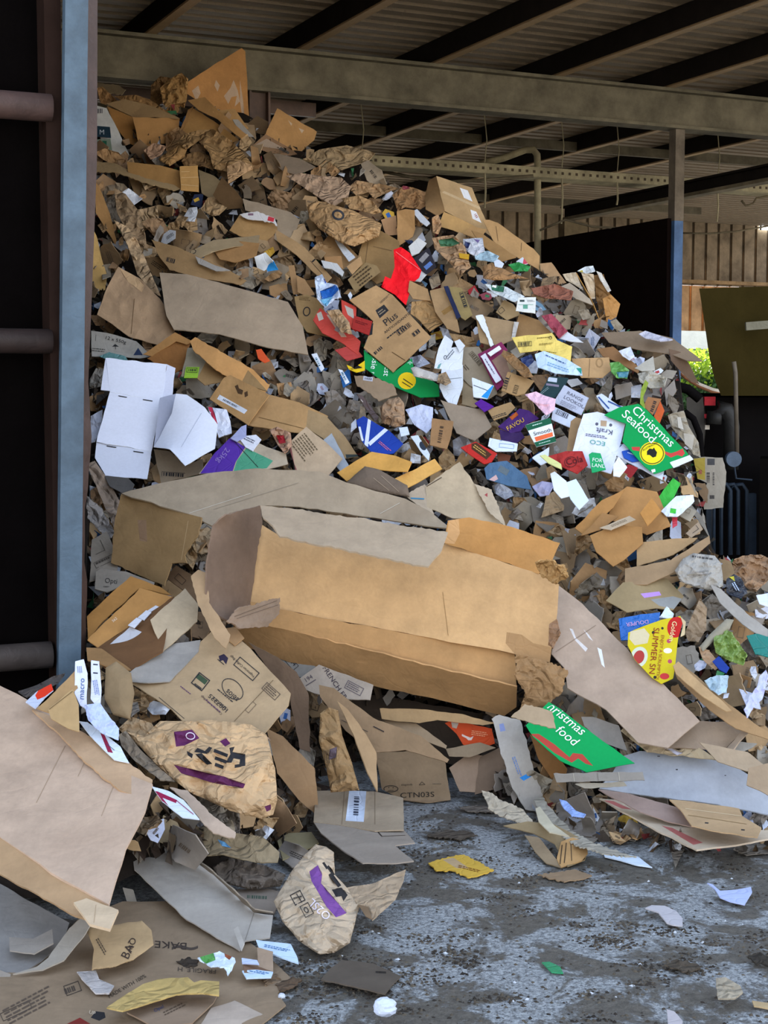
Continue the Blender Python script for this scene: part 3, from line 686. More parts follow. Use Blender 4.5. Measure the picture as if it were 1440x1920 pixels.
T('milk_carton','carton','blue milk carton','small white and blue drink carton near the bowed grey board',[('white_side','477,482,.05 498,473,.05 512,490,.05 508,500 495,508 482,502','#d9dde0',{'kind':'p'}),('blue_side','494,494 512,489,.05 522,506 502,509','#2e8fd6',{'kind':'p'})],(498,492),lift=.34,k=.3)
H('cardboard_board','cardboard','long kraft board','long weathered brown board sloping down to the large flat board','284,449 330,462 362,476 418,500 462,526 452,534 372,520 318,506 298,480','#9a7b54',lift=.26,jag=1,dec=[('b',320,488,16,8,15,5,INK)])
H('printed_sheet','paper','grey newsprint strip','narrow grey printed strip below the bowed grey board','366,480 400,496 432,507 405,508 372,494','#aaa39a',lift=.28,kind='p')
# ---------------------------------------------------------------- upper middle
T('cardboard_box','box','taped box on the crest','large taped brown box with white labels on the right crest of the heap',[('dark_side','797,368,-.1 804,338,-.1 819,330 834,396 820,405 798,392','#8a6c48'),('taped_panel','818,330 885,352 904,398 924,446 898,428 834,396','#ad8f66',{'dec':[('p','862,352 877,357 886,378 870,371','#d5d5d6'),('p','882,393 893,397 903,418 886,410','#d5d5d6'),('b',893,405,10,6,60,-4,'#a06a6a'),('p','829,361 833,358 900,388 902,394','#b89f7a')]}),('front_panel','832,397 862,410 896,427 886,448 850,432 822,424','#b5905c'),('flap','868,438,.08 884,424,.06 913,430,.08 898,450,.1','#b08a5a')],(855,390),lift=.22,k=.2)  # left side's darker brown holds the shade of facing away
H('cardboard_board','cardboard','right crest box','long flat brown carton descending right of the taped box','905,412 917,412 934,418 1000,466 1012,480 1011,506 990,494 955,474 925,452','#b38d5e',lift=.1,k=.5,dec=[('l',978,455,976,486,1,'#6b5236'),('l',930,424,934,452,1,'#6b5236')])
H('cardboard_board','cardboard','plank under the right crest box','narrow brown plank under the right crest box','884,432 905,438 968,482 940,490 900,456','#a07b4e',lift=.2)
H('cardboard_scrap','cardboard','upright kraft tile','upright light brown tile left of the taped box','744,396 760,392 777,394 778,430 774,444 746,462','#b58c5c',lift=.18,k=.1)
H('cardboard_scrap','cardboard','tan tile','small tan tile behind the upright kraft tile','714,412 742,404 746,440 724,442','#b28a64',lift=.1,k=.2)
H('printed_sheet','paper','white strip by the tile','narrow white strip leaning over the upright kraft tile','773,396 782,392 806,418 800,424 788,416','#d0d3d8',lift=.26,kind='p')
H('kraft_paper','paper','kraft knot','small crumpled kraft knot right of the upright tile','810,408 822,402 828,422 822,438 812,436','#b89068',lift=.22,cr=.05)
H('cardboard_board','cardboard','large kraft square','large darker kraft square behind the bright red sheet','684,440 710,430 748,452 750,470 738,520 706,532 680,510 670,485','#9d7c50',lift=.12,dec=[('l',690,455,684,500,1,'#6b5236'),('l',700,462,735,470,1,'#7d6140')])
H('cardboard_board','cardboard','kraft panel under the logo bag','kraft panel directly under the logo bag','600,462 618,438 645,452 672,480 668,492 640,512 606,480','#a8845a',lift=.1)
H('printed_sheet','paper','white slat','narrow white slat under the logo bag','628,450 638,452 666,482 654,490 642,474','#d3d6da',lift=.18,kind='p')
H('cardboard_scrap','cardboard','light kraft chip','light kraft chip beside the white slat','650,500 676,480 680,494 660,514','#c0986a',lift=.24)
H('printed_carton','carton','hand-lettered grey kraft','grey kraft panel with crowded dark lettering left of the red sheet','652,524 686,492 706,498 714,510 680,536 666,548','#9a8058',lift=.2,dec=[('tl',684,516,40,26,-38,4,'#4f3d28')])
H('printed_sheet','paper','white torn scrap on kraft','white torn scrap left of the light kraft chip','602,488 632,494 645,510 642,518 622,504 608,502','#cfcfce',lift=.3,kind='p')
H('cardboard_scrap','cardboard','rounded kraft tab','rounded kraft tab above the white torn scrap','608,482 640,480 644,505 630,496 610,492','#ac8256',lift=.26)
H('red_sheet','red sheet','bright red sheet','bright red crumpled sheet in the middle of the upper heap','738,468 752,463 768,474 780,492 790,507 786,520 777,528 770,526 768,550 761,572 740,552 715,538 722,518 733,523 740,500','#f01420',lift=.34,k=.5,cr=.02,th=.002,kind='p',dec=[('l',742,472,788,506,1.5,'#ff6a6a')])
T('printed_carton','carton','black and white box','flattened black and white printed box right of the bright red sheet',[('white_panel','766,462 784,446 800,456 786,474 772,480','#cfcdca',{'kind':'p'}),('black_panel','776,484,.01 804,464,.01 818,500,.01 800,514,.01 784,502,.01','#2b2830',{'kind':'p','dec':[('r',795,483,20,9,-48,'#8d8a8c'),('r',803,498,16,8,-40,'#5a78b4')]}),('lower_panel','772,526 786,502 800,514 808,506 788,528','#c9c9c8',{'kind':'p'})],(790,488),lift=.3,k=.6)
H('printed_carton','carton','large text carton','large brown carton printed with the word Plus below the red sheet','655,562 705,535 736,553 808,632 737,698 682,652 700,602','#b38e62',lift=.34,k=.75,gx=.05,bend=.01,dec=[('p','704,582 720,571 729,582 712,597',INK),('tl',716,584,14,9,-37,2,'#9d8a70'),('t','Plus',724,612,-38,13,INK),('t','ANTIOXIDANTS',722,626,-38,4.5,INK,1.25),('tl',742,622,40,5,-38,1,INK),('b',757,617,30,9,-38,6,INK),('b',780,624,15,8,-38,3,INK),('l',735,660,760,676,1.2,'#5c4226'),('b',709,657,22,8,-42,-5,INK),('l',682,652,700,602,.8,'#7c6242'),('tl',722,560,24,4,-42,2,INK)])
T('printed_carton','carton','red banded carton','flattened carton with orange-red bands left of the large text carton',[('red_panel','587,600 600,577 634,604 676,640 672,666 640,642 604,624','#c94a3e',{'kind':'p','dec':[('p','594,588 602,584 607,598 598,602','#c8beb0'),('p','612,590 622,590 650,632 640,632','#c0a48c'),('r',634,616,10,12,30,'#8f8580')]}),('upper_panel','640,562,.04 668,576,.04 668,622,.04 655,612,.04 642,588,.04','#c5473a',{'kind':'p','dec':[('p','646,572 662,580 664,598 652,590','#b5aca0')]}),('side_panel','664,592,.06 698,602,.06 692,628,.06 660,616,.06','#a8302a',{'kind':'p','dec':[('tl',678,606,24,6,18,2,'#6b1c1c')]}),('lower_flap','628,656 662,646 680,668 650,676','#b7453f',{'kind':'p'}),('black_corner','690,608,.05 700,606,.05 698,626,.05 688,630,.05','#2a2a2c')],(645,618),lift=.3)
H('kraft_paper','paper','kraft cord strip','twisted kraft strip lying over the red banded carton','612,582 636,580 655,604 660,626 640,622 624,600','#b3936e',lift=.38,cr=.04)
H('plastic_wrapper','wrapper','blue and white wrapper','crumpled blue and white plastic wrapper above the red banded carton','590,520 604,514 612,530 632,534 640,558 628,560 610,576 594,560','#cdd9ea',lift=.4,cr=.06,kind='g',dec=[('p','600,546 628,534 636,542 620,560 604,566','#2b6cc0'),('p','600,562 624,556 612,576','#7ec0e2'),('p','606,514 614,526 610,532','#3a5ec0')])
H('printed_carton','carton','triangle print carton','brown carton flap with a dark triangle print left of the red bands','552,556 575,552 600,562 614,596 622,632 575,622 560,600','#a38458',lift=.2,dec=[('ring',575,584,7,9,10,2,INK),('tl',572,560,22,8,5,3,'#6c5434')])
for i,(pl_,lb) in enumerate([('541,498 552,497 560,540 562,552 550,552','left upright kraft slat above the triangle print carton'),('556,516 572,524 590,552 576,556 558,548','right upright kraft slat above the triangle print carton')]):
    H('cardboard_scrap','cardboard',['left kraft slat','right kraft slat'][i],lb,pl_,'#a6825a',lift=.26,k=.3)
H('cardboard_scrap','cardboard','folded kraft right of red','folded kraft leaf right of the bright red sheet','768,526 802,542 808,564 774,560 765,546','#ad8a60',lift=.3,k=.5)
H('cardboard_scrap','cardboard','kraft tatter','wide kraft tatter between the text carton and the twin cartons','772,566 815,562 838,600 806,622 786,600 770,588','#b38c5c',lift=.22,cr=.02)
T('printed_carton','carton','twin cartons','two flattened kraft cartons with a dark blue stripe side by side',[('left_panel','806,545 836,538 856,592 862,624 838,616 816,584','#a98860',{'dec':[('r',838,582,20,9,-35,'#94703f')]}),('blue_stripe','832,537,.04 840,536,.04 864,594,.04 856,597,.04','#232a48'),('right_panel','842,537,.02 866,540,.02 886,590,.02 872,600,.02 860,592,.02','#948052',{'dec':[('b',869,562,30,7,72,6,INK)]})],(846,575),lift=.3)
H('printed_carton','carton','square print kraft','pale kraft piece with a small dark square print','930,585 945,562 962,570 976,590 950,600','#a58a62',lift=.26,dec=[('fr',940,582,11,9,-40,0,INK)])
H('printed_carton','carton','white card with green square','small white card with a green square and dark logo','972,558 1005,557 1004,588 967,583','#d9dbd6',lift=.4,k=.3,kind='p',dec=[('r',985,575,9,8,0,'#5f9a84'),('r',979,564,9,4,0,'#3a4a48'),('tl',996,564,14,4,0,2,'#80868a'),('l',972,571,1000,571,1,'#8fb0a4')])
H('plastic_wrapper','wrapper','white and green wrapper','white wrapper with green print left of the white card','908,532 950,538 984,556 966,566 926,550','#cfd6d6',lift=.34,cr=.03,kind='g',dec=[('p','920,532 946,538 944,548 922,544','#2d6b4c'),('p','924,532 932,534 930,540 922,538','#e8ece8')])
H('cardboard_scrap','cardboard','kraft cone','pointed kraft cone right of the crumpled green print paper','905,500 922,492 955,510 990,522 925,526 906,522','#a57d54',lift=.32,cr=.02,puff=.03)
H('kraft_paper','paper','green print kraft','crumpled kraft paper with a green print patch below the taped box','810,446 850,440 872,462 882,500 862,516 842,490 815,466','#b18e6a',lift=.3,cr=.06,dec=[('p','822,450 848,446 862,456 846,462 826,462','#4a7a58')])
H('plastic_wrapper','wrapper','navy and white wrapper','crumpled navy and white wrapper right of the green print kraft','868,448 905,446 908,470 890,480 870,468','#c6c8d0',lift=.32,cr=.05,kind='g',dec=[('p','872,452 882,456 878,466 870,464','#2e3a6a'),('p','888,448 900,450 896,456','#7a6a9a')])
H('plastic_wrapper','wrapper','yellow strip','small yellow strip under the navy and white wrapper','860,474 880,477 879,486 862,483','#c89a2c',lift=.36,kind='p')
H('plastic_wrapper','wrapper','pale blue film','pale blue crumpled film left of the kraft cone','888,474 915,470 936,480 930,492 892,486','#a6c0cc',lift=.3,cr=.04,kind='g')
H('printed_sheet','paper','small white square','small white square sheet above the kraft cone','926,490 934,486 945,494 941,502 928,499','#d5dbe6',lift=.36,kind='p')
H('plastic_wrapper','wrapper','green wrapper','crumpled green wrapper right of the kraft cone','953,496 972,491 995,500 990,508 964,508','#2f8a42',lift=.32,cr=.03,kind='g')
H('printed_sheet','paper','red and white corner','small red and white corner above the green wrapper','968,490 980,482 990,494 976,498','#c9cfd4',lift=.3,kind='p',dec=[('p','982,484 990,494 980,496','#c84a5a')])
T('cardboard_board','cardboard','torn tall sheet','tall torn brown and white sheet standing before the dark push wall',[('pale_side','1055,514 1080,511 1094,545 1078,534 1062,526','#c9b9a0'),('brown_side','1080,512,.08 1096,540,.08 1112,570,.08 1124,602,.08 1104,562','#ab8148'),('pale_middle','1090,512,.06 1113,514,.06 1116,560,.06 1108,560,.06','#c2ae92'),('dark_fold','1112,516,-.02 1132,514,-.02 1146,556,-.02 1136,602,-.02 1124,596','#7c5a34'),('orange_side','1130,560,.1 1145,552,.08 1163,570,.06 1156,594,.08 1138,604,.1','#ab7c46'),('white_edge','1118,508 1128,512 1146,545 1140,548 1126,526','#cfcac0')],(1108,556),lift=.1,k=.1,cr=.015)
H('plastic_wrapper','wrapper','white tuft','small white tuft with a yellow corner on top of the torn tall sheet','1083,508 1097,500 1112,498 1116,508 1100,513','#d8dcdc',lift=.12,cr=.03,kind='g',dec=[('p','1082,510 1092,506 1094,512','#b4a32e')])
H('kraft_paper','paper','tan corner behind the heap','tan carton corner behind the heap left of the torn tall sheet','1012,494 1034,492 1062,530 1048,534 1014,508','#ae8c66',lift=.0,k=.2)
H('cardboard_board','cardboard','grey board at the right crest','grey printed board sloping left of the torn tall sheet','1044,540 1068,530 1106,560 1112,572 1080,560','#a39480',lift=.22)
H('kraft_paper','paper','red wet paper','crumpled brown paper streaked with red right of the green wrapper','996,540 1040,532 1075,546 1070,562 1030,560 1002,552','#96604c',lift=.26,cr=.05)
H('paper_net','netting','maroon netting','crumpled maroon netting above the yellow sheet','1016,592 1034,588 1064,620 1048,634 1030,612','#9a4450',lift=.3,cr=.04,kind='p')
H('printed_sheet','paper','white triangle sheet','white triangular sheet right of the maroon netting','1048,634 1064,622 1094,642 1070,640','#cfd1d6',lift=.3,kind='p')
H('cardboard_board','cardboard','brown fan board','dark kraft fan-shaped board above the yellow sheet','974,588 1010,600 1036,626 962,634 968,606','#94724a',lift=.26)
T('cardboard_box','box','white-edged carton','wide kraft carton with a torn white edge left of the brown fan board',[('front_panel','905,592 970,604 964,636 930,650 922,640','#a18664'),('tape_edge','964,603,.02 973,604,.02 966,632,.02 959,634,.02','#bab4ac',{'kind':'g'}),('white_edge','892,592,.03 905,590,.03 926,646,.03 920,650,.03 912,630,.03','#dfe2e6',{'kind':'p','jag':1}),('side_panel','892,592 906,610 922,648 900,642','#ae9068')],(930,618),lift=.3)
H('printed_sheet','printed sheet','yellow sheet','crumpled yellow printed sheet in the right middle of the heap','960,633 1035,624 1045,638 1073,650 1070,680 1044,676 1012,656 975,661','#e8cc6c',lift=.38,cr=.012,kind='p',dec=[('b',984,645,26,9,-4,10,INK),('tl',1022,633,30,4,-5,1,'#7a6a30'),('tl',1024,645,26,4,-5,2,'#7a6a30'),('ring',1032,633,3,3,0,.8,INK),('tl',1030,662,34,8,8,2,'#9a8638')])
H('printed_sheet','paper','pale blue sack','pale blue printed sack right below the yellow sheet','1003,664 1020,658 1060,672 1090,690 1092,704 1042,700 1008,688','#c2d6ea',lift=.44,kind='p',cr=.015,dec=[('tl',1046,676,50,4,24,1,'#3a5a8a'),('p','1080,690 1091,690 1090,702','#2e8a7a'),('tl',1050,690,50,8,20,2,'#7fa8c8')])
H('plastic_wrapper','wrapper','dark blue wrapper','small dark blue wrapper left of the pale blue sack','976,672 996,664 1002,676 990,688 980,684','#22305e',lift=.4,cr=.03,kind='g')
T('printed_carton','carton','maroon framed carton','maroon framed carton with white printed strips standing open',[('frame','896,664 940,641 952,656 925,674 945,720 932,732','#7a2650',{'kind':'p'}),('white_strip','901,668,.02 910,662,.02 940,712,.02 930,718,.02','#cfd0da',{'kind':'p','dec':[('tl',920,690,40,4,58,1,'#6a5a7a')]}),('white_top','914,662,.03 936,648,.03 940,654,.03 920,668,.03','#dcdde4',{'kind':'p'}),('inner_panel','922,676 945,660 958,704 946,716','#8a6f60')],(925,685),lift=.36,k=.5)
H('cardboard_scrap','cardboard','split kraft twigs','dark split kraft strips right of the maroon framed carton','944,656 962,664 990,690 1000,706 984,708 958,684 940,664','#8f6d48',lift=.42,cr=.04)
T('printed_carton','carton','white papers','stack of torn white printed papers in the middle of the heap',[('upper_sheet','834,628 850,640 846,652 870,648 866,690 850,694 814,690 822,654','#dfe3e6',{'kind':'p','dec':[('tl',845,664,22,8,-50,2,'#6a6e78'),('ring',835,670,3,4,0,1,INK),('p','822,684 828,680 822,696 818,694','#6fa0a0')]}),('lower_sheet','828,692 868,684 868,722 856,760 846,762 832,744 824,726','#d9dee4',{'kind':'p','dec':[('l',838,690,842,700,1,INK),('l',826,712,866,708,1,'#8a929a')]}),('tag','852,640,.02 862,636,.02 872,648,.02 862,660,.02','#d2d6df',{'kind':'p'})],(846,695),lift=.36)
T('sign_board','sign','half-buried green sign','half-buried green sign with white words under the large text carton',[('board','682,656 737,699 772,672 776,690 822,722 824,743 788,745 747,728 708,708 684,690','#0f8c45',{'kind':'s','bend':.004,'dec':[('o',763,714,17,16,0,'#e8c21c'),('l',756,710,774,722,1.5,'#3a3a20'),('l',754,716,770,726,1.5,'#3a3a20'),('t','ssie t',699,669,100,11,'#e8f0ea'),('t','est',722,686,100,11,'#e8f0ea'),('t','*',764,690,0,16,'#cfe8d8')]}),('yellow_seal','650,684,.01 664,690,.01 684,676,.01 684,694,.01 668,698,.01 654,692,.01','#e5c01e',{'kind':'s','dec':[('p','652,682 670,684 680,690 664,692','#222018'),('t','TRALIAN',656,695,-15,4,'#222')]})],(745,700),lift=.26,k=.8)
H('paper_roll','paper roll','white roll on the sign','dirty white paper roll lying across the half-buried green sign','770,690 778,687 816,700 826,706 822,716 776,706','#c3bcb4',lift=.36,puff=.03,cr=.01,kind='p')
H('cardboard_scrap','cardboard','kraft rag on the roll','crumpled kraft rag at the right end of the white roll','822,702 836,697 846,716 836,722 820,717','#9b8264',lift=.38,cr=.04)
H('cardboard_board','cardboard','grey panel under the sign','grey-brown torn panel below the half-buried green sign','664,704 700,706 738,722 745,740 710,752 690,736 670,724','#978066',lift=.32,jag=1.5,dec=[('r',690,710,18,8,8,'#b9bcc8'),('b',690,710,14,5,8,-6,'#4a4c58')])
H('printed_carton','carton','grey text carton','grey printed carton right of the white papers','862,652 898,650 926,700 932,738 916,748 880,722 858,700','#968872',lift=.28,dec=[('b',892,672,30,9,50,8,'#5e5240'),('tl',874,690,12,8,50,2,'#4f4332')])
H('cardboard_board','cardboard','grey slab below the text carton','plain grey-brown slab below the grey text carton','868,702 890,708 888,748 905,756 890,764 866,758','#a08c6e',lift=.24)
H('printed_sheet','paper','cyan cornered card','white card with a bright blue corner in the middle of the heap','885,708 926,723 914,748 888,744','#dbe2e4',lift=.36,kind='p',dec=[('p','902,744 924,722 926,726 916,748','#2a8fd8'),('l',888,722,914,732,1,'#40485a'),('l',886,736,908,728,1,'#40485a')])
H('printed_carton','carton','kraft box with side barcodes','small kraft carton with barcode strips below the split kraft strips','940,732 952,697 1002,714 984,738 968,742','#a58358',lift=.38,dec=[('b',949,716,30,9,-73,8,INK),('b',967,730,16,8,-73,5,'#5e4c34')])
H('tissue','tissue','pink tissue','crumpled pale pink tissue below the dark green box','984,740 1005,734 1022,742 1042,748 1040,768 1024,778 1010,764 996,750','#e6bccb',lift=.5,cr=.04,kind='p')
T('printed_carton','carton','lookout box','dark green and grey printed box reading LOOKOUT in the right middle',[('dark_panel','1008,744 1030,706 1066,709 1060,722 1040,746','#21383a',{'kind':'p','dec':[('r',1036,712,17,8,8,'#b9c2cc'),('r',1036,722,24,4,8,'#7d7484'),('tl',1022,732,24,5,-40,2,'#7e9090')]}),('grey_panel','1058,722,.01 1104,746,.01 1090,778,.01 1038,754,.01','#b7bac8',{'kind':'p','dec':[('t','RANGE',1062,738,28,6,'#5a5a68',1.2),('t','LOOKOUT',1056,746,28,6,'#5a5a68',1.2),('tl',1066,762,34,12,26,4,'#8a8c9c')]}),('white_panel','1038,762 1080,782 1070,802 1034,786','#ccd2e0',{'kind':'p','dec':[('b',1054,776,24,9,24,8,'#33343c')]})],(1054,748),lift=.42)
T('printed_carton','carton','purple chocolate box','crushed purple confectionery box with gold lettering',[('front_panel','934,800 974,766 992,770 1010,784 986,796 976,808 958,812','#432263',{'kind':'p','dec':[('t','FAVOU',952,808,-30,8,'#d0a83c'),('p','955,782 968,772 972,778 960,788','#a8501e')]}),('side_panel','936,804 958,812 976,808 984,820 966,832 940,826','#36204f',{'kind':'p'})],(970,798),lift=.44,cr=.012)
H('plastic_wrapper','wrapper','small violet piece','small violet printed piece above left of the purple box','890,756 902,748 926,762 908,772','#541c86',lift=.4,kind='p')
H('printed_carton','carton','long kraft box left of purple','long kraft box with dark side print left of the purple box','914,768 958,754 966,764 950,780 926,788','#a8885e',lift=.38,dec=[('tl',940,778,34,6,-18,2,INK)])
T('printed_carton','carton','green and white card','dark green and white card box with an orange strip right of the purple box',[('card','985,797 1032,783 1036,800 1043,828 1006,838 996,820','#dfe3e4',{'kind':'p','dec':[('p','985,797 1032,783 1035,794 989,808','#17573c'),('p','1001,830 1041,818 1043,828 1006,838','#17573c'),('p','1002,820 1036,810 1037,818 1005,828','#e0693c'),('t','Smooth',1001,817,-14,7,'#24242a',1.1),('tl',1010,795,24,4,-16,1,'#b8d8c8'),('tl',1022,829,24,3,-16,1,'#b8d8c8')]})],(1014,811),lift=.52,k=.5)
H('printed_sheet','paper','white card with blue print','white card with faint blue print left of the green and white card','918,821 971,832 969,846 930,846 915,836','#d9e2ee',lift=.46,kind='p',dec=[('fr',950,836,28,8,6,0,'#7f9ac0'),('tl',945,827,16,3,6,1,'#7f9ac0')])
H('printed_carton','carton','red and gold box','small red box with a gold printed panel','864,839 892,828 932,850 922,866 908,870 886,856','#b82a22',lift=.44,kind='p',dec=[('p','884,832 894,830 922,852 912,862 884,842','#4a2c18'),('tl',902,846,34,8,36,2,'#c09a50')])
H('cardboard_scrap','cardboard','brown block right of the red box','dark red-brown block right of the red and gold box','932,848 958,854 952,874 934,868','#6b3f2c',lift=.4)
H('printed_sheet','printed sheet','kraft label sheet','large white sheet with upside-down green and black print','1094,776 1120,772 1173,790 1164,830 1146,888 1112,878 1070,870 1074,845 1084,805','#dcdff0',lift=.52,k=.7,kind='p',cr=.008,dec=[('t','Kraft',1150,807,190,9,'#4a4a5a',1.2),('t','ECO',1136,829,190,8,'#4a9a86',1.3),('tl',1120,818,44,6,8,2,'#55556a'),('p','1126,788 1138,789 1137,800 1126,799','#b59a7c'),('o',1119,795,3,3,0,'#5a5a6a'),('o',1145,797,3,3,0,'#5a5a6a')])
T('sign_board','sign','green Christmas sign','large green Christmas Seafood sign near the right edge of the heap',[('board','1133,778 1160,764 1197,757 1212,768 1240,797 1291,852 1258,870 1262,876 1227,888 1208,874 1167,828 1174,794','#079348',{'bend':.002,'kind':'s','dec':[('o',1223,850,24,22,0,'#e9d51e'),('ring',1223,850,22,20,0,1.5,'#4a4a20'),('p','1213,846 1218,841 1224,842 1226,839 1229,844 1232,848 1230,856 1224,858 1218,853 1213,853','#22221c'),('p','1246,846 1258,850 1270,846 1280,841 1284,850 1279,856 1270,853 1258,858 1248,852','#c2403a'),('p','1184,838 1200,838 1199,846 1186,844','#c2403a'),('t','Christmas',1183,770,43,16,'#f2f6f4',1.08),('t','Seafood',1164,778,43,16,'#f2f6f4',1.08),('t','AUSTRALIAN',1206,846,-30,3.5,'#333318',1.1)]}),('white_edge','1256,867,.004 1293,853,.004 1300,861,.004 1263,877,.004','#dfe2ea',{'kind':'s'}),('corner_label','1221,881,.003 1228,879,.003 1229,884,.003 1223,886,.003','#e8ebf0',{'kind':'s'})],(1215,825),lift=.56,k=.75,th=.003)
H('printed_carton','carton','red drink box','crushed dark red drink box with dark script','1026,856 1060,846 1092,846 1102,872 1082,888 1046,872','#a8302c',lift=.52,kind='p',cr=.02,dec=[('t','Cola',1062,872,-12,12,'#4a1618'),('ring',1070,866,12,10,-10,1,'#4a1618')])
H('printed_carton','carton','green cup sleeve','green paper sleeve with white block lettering','1104,852 1110,848 1126,850 1136,880 1110,886','#1f9c5c',lift=.56,kind='p',dec=[('t','FOR',1110,865,6,7,'#e8f2ec'),('t','LAND',1109,875,6,7,'#e8f2ec')])
T('printed_carton','carton','blue and white packaging','blue and white printed packaging below the green Christmas sign',[('white_side','1150,850 1175,826 1192,840 1210,868 1246,880 1242,900 1205,880 1176,866','#d3d8ea',{'kind':'p','dec':[('tl',1190,858,30,5,30,2,'#7a88b8')]}),('blue_side','1166,846,.01 1190,840,.01 1206,862,.01 1186,866,.01 1170,858,.01','#2653b4',{'kind':'p','dec':[('tl',1186,852,20,4,20,1,'#c8d4f0')]})],(1195,862),lift=.5)
H('printed_sheet','paper','white square tag','small white square tag below the kraft label sheet','1150,872 1160,856 1176,876 1162,894 1150,892','#dfe3ea',lift=.56,kind='p')
T('white_carton','carton','white folded carton','white folded carton with two pale panels lower right of the red drink box',[('left_panel','1032,888 1040,884 1062,902 1068,930 1052,934 1038,918','#dfe6f4',{'kind':'s'}),('right_panel','1057,906 1080,898 1104,938 1086,956 1070,936','#d5e2f4',{'kind':'s'})],(1068,920),lift=.5)
H('printed_carton','carton','denim print box','faded blue denim print box lower centre right','908,878 918,868 950,864 988,892 996,918 952,910 912,898','#4b6884',lift=.42,kind='p',cr=.01,dec=[('p','916,900 930,890 934,898 924,904','#c8a4a0'),('r',944,882,20,12,30,'#5e6a70')])
H('printed_sheet','paper','lilac sheet','crumpled lilac sheet left of the white folded carton','998,912 1016,902 1040,906 1028,928 1012,930','#9a98b4',lift=.48,cr=.03,kind='p')
H('white_scrap','paper','white wad under red','white torn paper left of the red drink box','998,858 1030,838 1028,866 1014,872','#dce2ee',lift=.44,kind='p')
H('printed_sheet','paper','yellow-green strip','yellow-green strip crossing the red drink box corner','1012,854 1022,852 1052,870 1054,880 1028,868','#cfd08a',lift=.6,kind='p')
H('cardboard_scrap','cardboard','long kraft edge','long kraft carton edge between the lookout box and the white label sheet','1062,850 1070,790 1080,782 1092,786 1078,845 1070,856','#9a7c58',lift=.46)
# ---------------------------------------------------------------- right side of the heap
H('cardboard_board','cardboard','dark flat sheets','dark flattened sheets jutting toward the sunlit gap','1128,624 1200,620 1262,634 1318,677 1288,676 1258,664 1200,656 1142,642','#84715c',lift=.12,k=.9)
H('cardboard_board','cardboard','drooping dark flap','drooping dark flap below the jutting dark flat sheets','1254,654 1276,660 1292,682 1311,720 1296,716 1274,694 1258,676','#6a5646',lift=.1,k=.2)
H('plastic_wrapper','wrapper','crinkled silver wrap','crinkled silvery wrap lying on the jutting dark flat sheets','1198,626 1210,620 1240,630 1262,637 1240,640 1210,634','#b4b2be',lift=.2,cr=.03,kind='g')
H('cardboard_board','cardboard','sloping brown sheet','sloping brown torn sheet above the kraft square pad','1120,654 1150,650 1200,690 1196,700 1160,680 1130,668','#8c6642',lift=.24)
H('cardboard_board','cardboard','kraft square pad','light kraft square pad right of the pale blue sack','1072,672 1142,670 1146,694 1130,708 1090,708 1076,690','#bb9568',lift=.3,dec=[('l',1106,672,1104,706,1,'#7c6142'),('ring',1124,680,7,9,0,2.5,'#9a7a52')])
H('plastic_wrapper','wrapper','green produce bag','crumpled green produce bag right of the kraft square pad','1144,680 1160,678 1180,694 1176,710 1156,708 1146,696','#5f9a48',lift=.32,cr=.04,kind='g',dec=[('p','1156,698 1180,696 1176,708 1160,708','#3e7a8c')])
H('printed_sheet','paper','white scrap pair','white crumpled scrap left of the dark flat sheets','1160,658 1182,650 1190,668 1180,676 1168,668','#cfd3da',lift=.3,cr=.03,kind='p')
H('cardboard_board','cardboard','grey flat card','grey flat card above the crinkled foil lump','1190,690 1225,668 1228,694 1204,696','#b3ad9f',lift=.28)
H('foil_lump','wrapper','foil lump','crinkled dirty foil lump at the right shoulder of the heap','1196,700 1222,695 1250,708 1246,726 1220,728 1200,716','#a7a090',lift=.26,cr=.06,kind='g')
H('plant_scrap','leaf','green stalk','limp green and yellow stalk above the green Christmas sign','1202,730 1210,712 1216,718 1206,744 1210,768 1200,756','#8a9c38',lift=.36,cr=.02,kind='p')
T('cardboard_box','box','orange-sided box','brown and orange box behind the green Christmas sign',[('brown_side','1206,762 1215,744 1240,748 1224,778','#9c6c46',{'dec':[('b',1225,762,24,8,-70,-6,INK)]}),('orange_side','1226,780 1238,752 1246,770 1236,796','#c45a2c')],(1226,768),lift=.34)
H('printed_sheet','paper','blue striped sheets','blue and white striped sheets above the kraft label sheet','1118,742 1128,738 1160,760 1176,764 1140,772 1128,760','#d0d8e6',lift=.44,kind='p',dec=[('l',1122,744,1142,766,2.5,'#33508a'),('l',1140,752,1166,764,2.5,'#33508a')])
H('cardboard_scrap','cardboard','torn grey stack','stack of torn grey card standing at the right shoulder','1252,778 1282,770 1292,800 1310,830 1314,858 1300,852 1276,820 1258,800','#a59a86',lift=.2,k=.3,cr=.02)
H('cardboard_scrap','cardboard','grey tilted card','pale grey tilted card leaning on the torn grey stack','1282,812 1302,816 1298,844 1284,832','#b5ad9f',lift=.3,k=.2)
H('cardboard_scrap','cardboard','small pale wedge','small pale wedge above the grey tilted card','1270,782 1276,782 1282,806 1272,802','#c4beb2',lift=.3,k=.2)
T('printed_carton','carton','speckled grey carton','worn grey carton with printed panels hanging at the right edge of the heap',[('front_panel','1300,860 1315,857 1355,858 1362,885 1356,952 1320,955 1318,930 1326,906 1308,898','#a49c8e',{'dec':[('p','1300,860 1322,858 1322,900 1308,898','#a8943e'),('r',1333,866,14,12,0,'#4a4a4c'),('b',1328,897,26,8,90,-8,'#3c3a3a'),('b',1338,897,26,4,90,-8,'#4a4848'),('r',1335,932,9,7,0,'#4a4644'),('r',1313,885,6,8,0,'#a0604c')]}),('torn_flap','1302,906,.05 1322,906,.05 1328,918,.05 1326,944,.05 1314,930,.05','#8a7258')],(1333,905),lift=-.05,D=7.4,k=0,jag=.8)
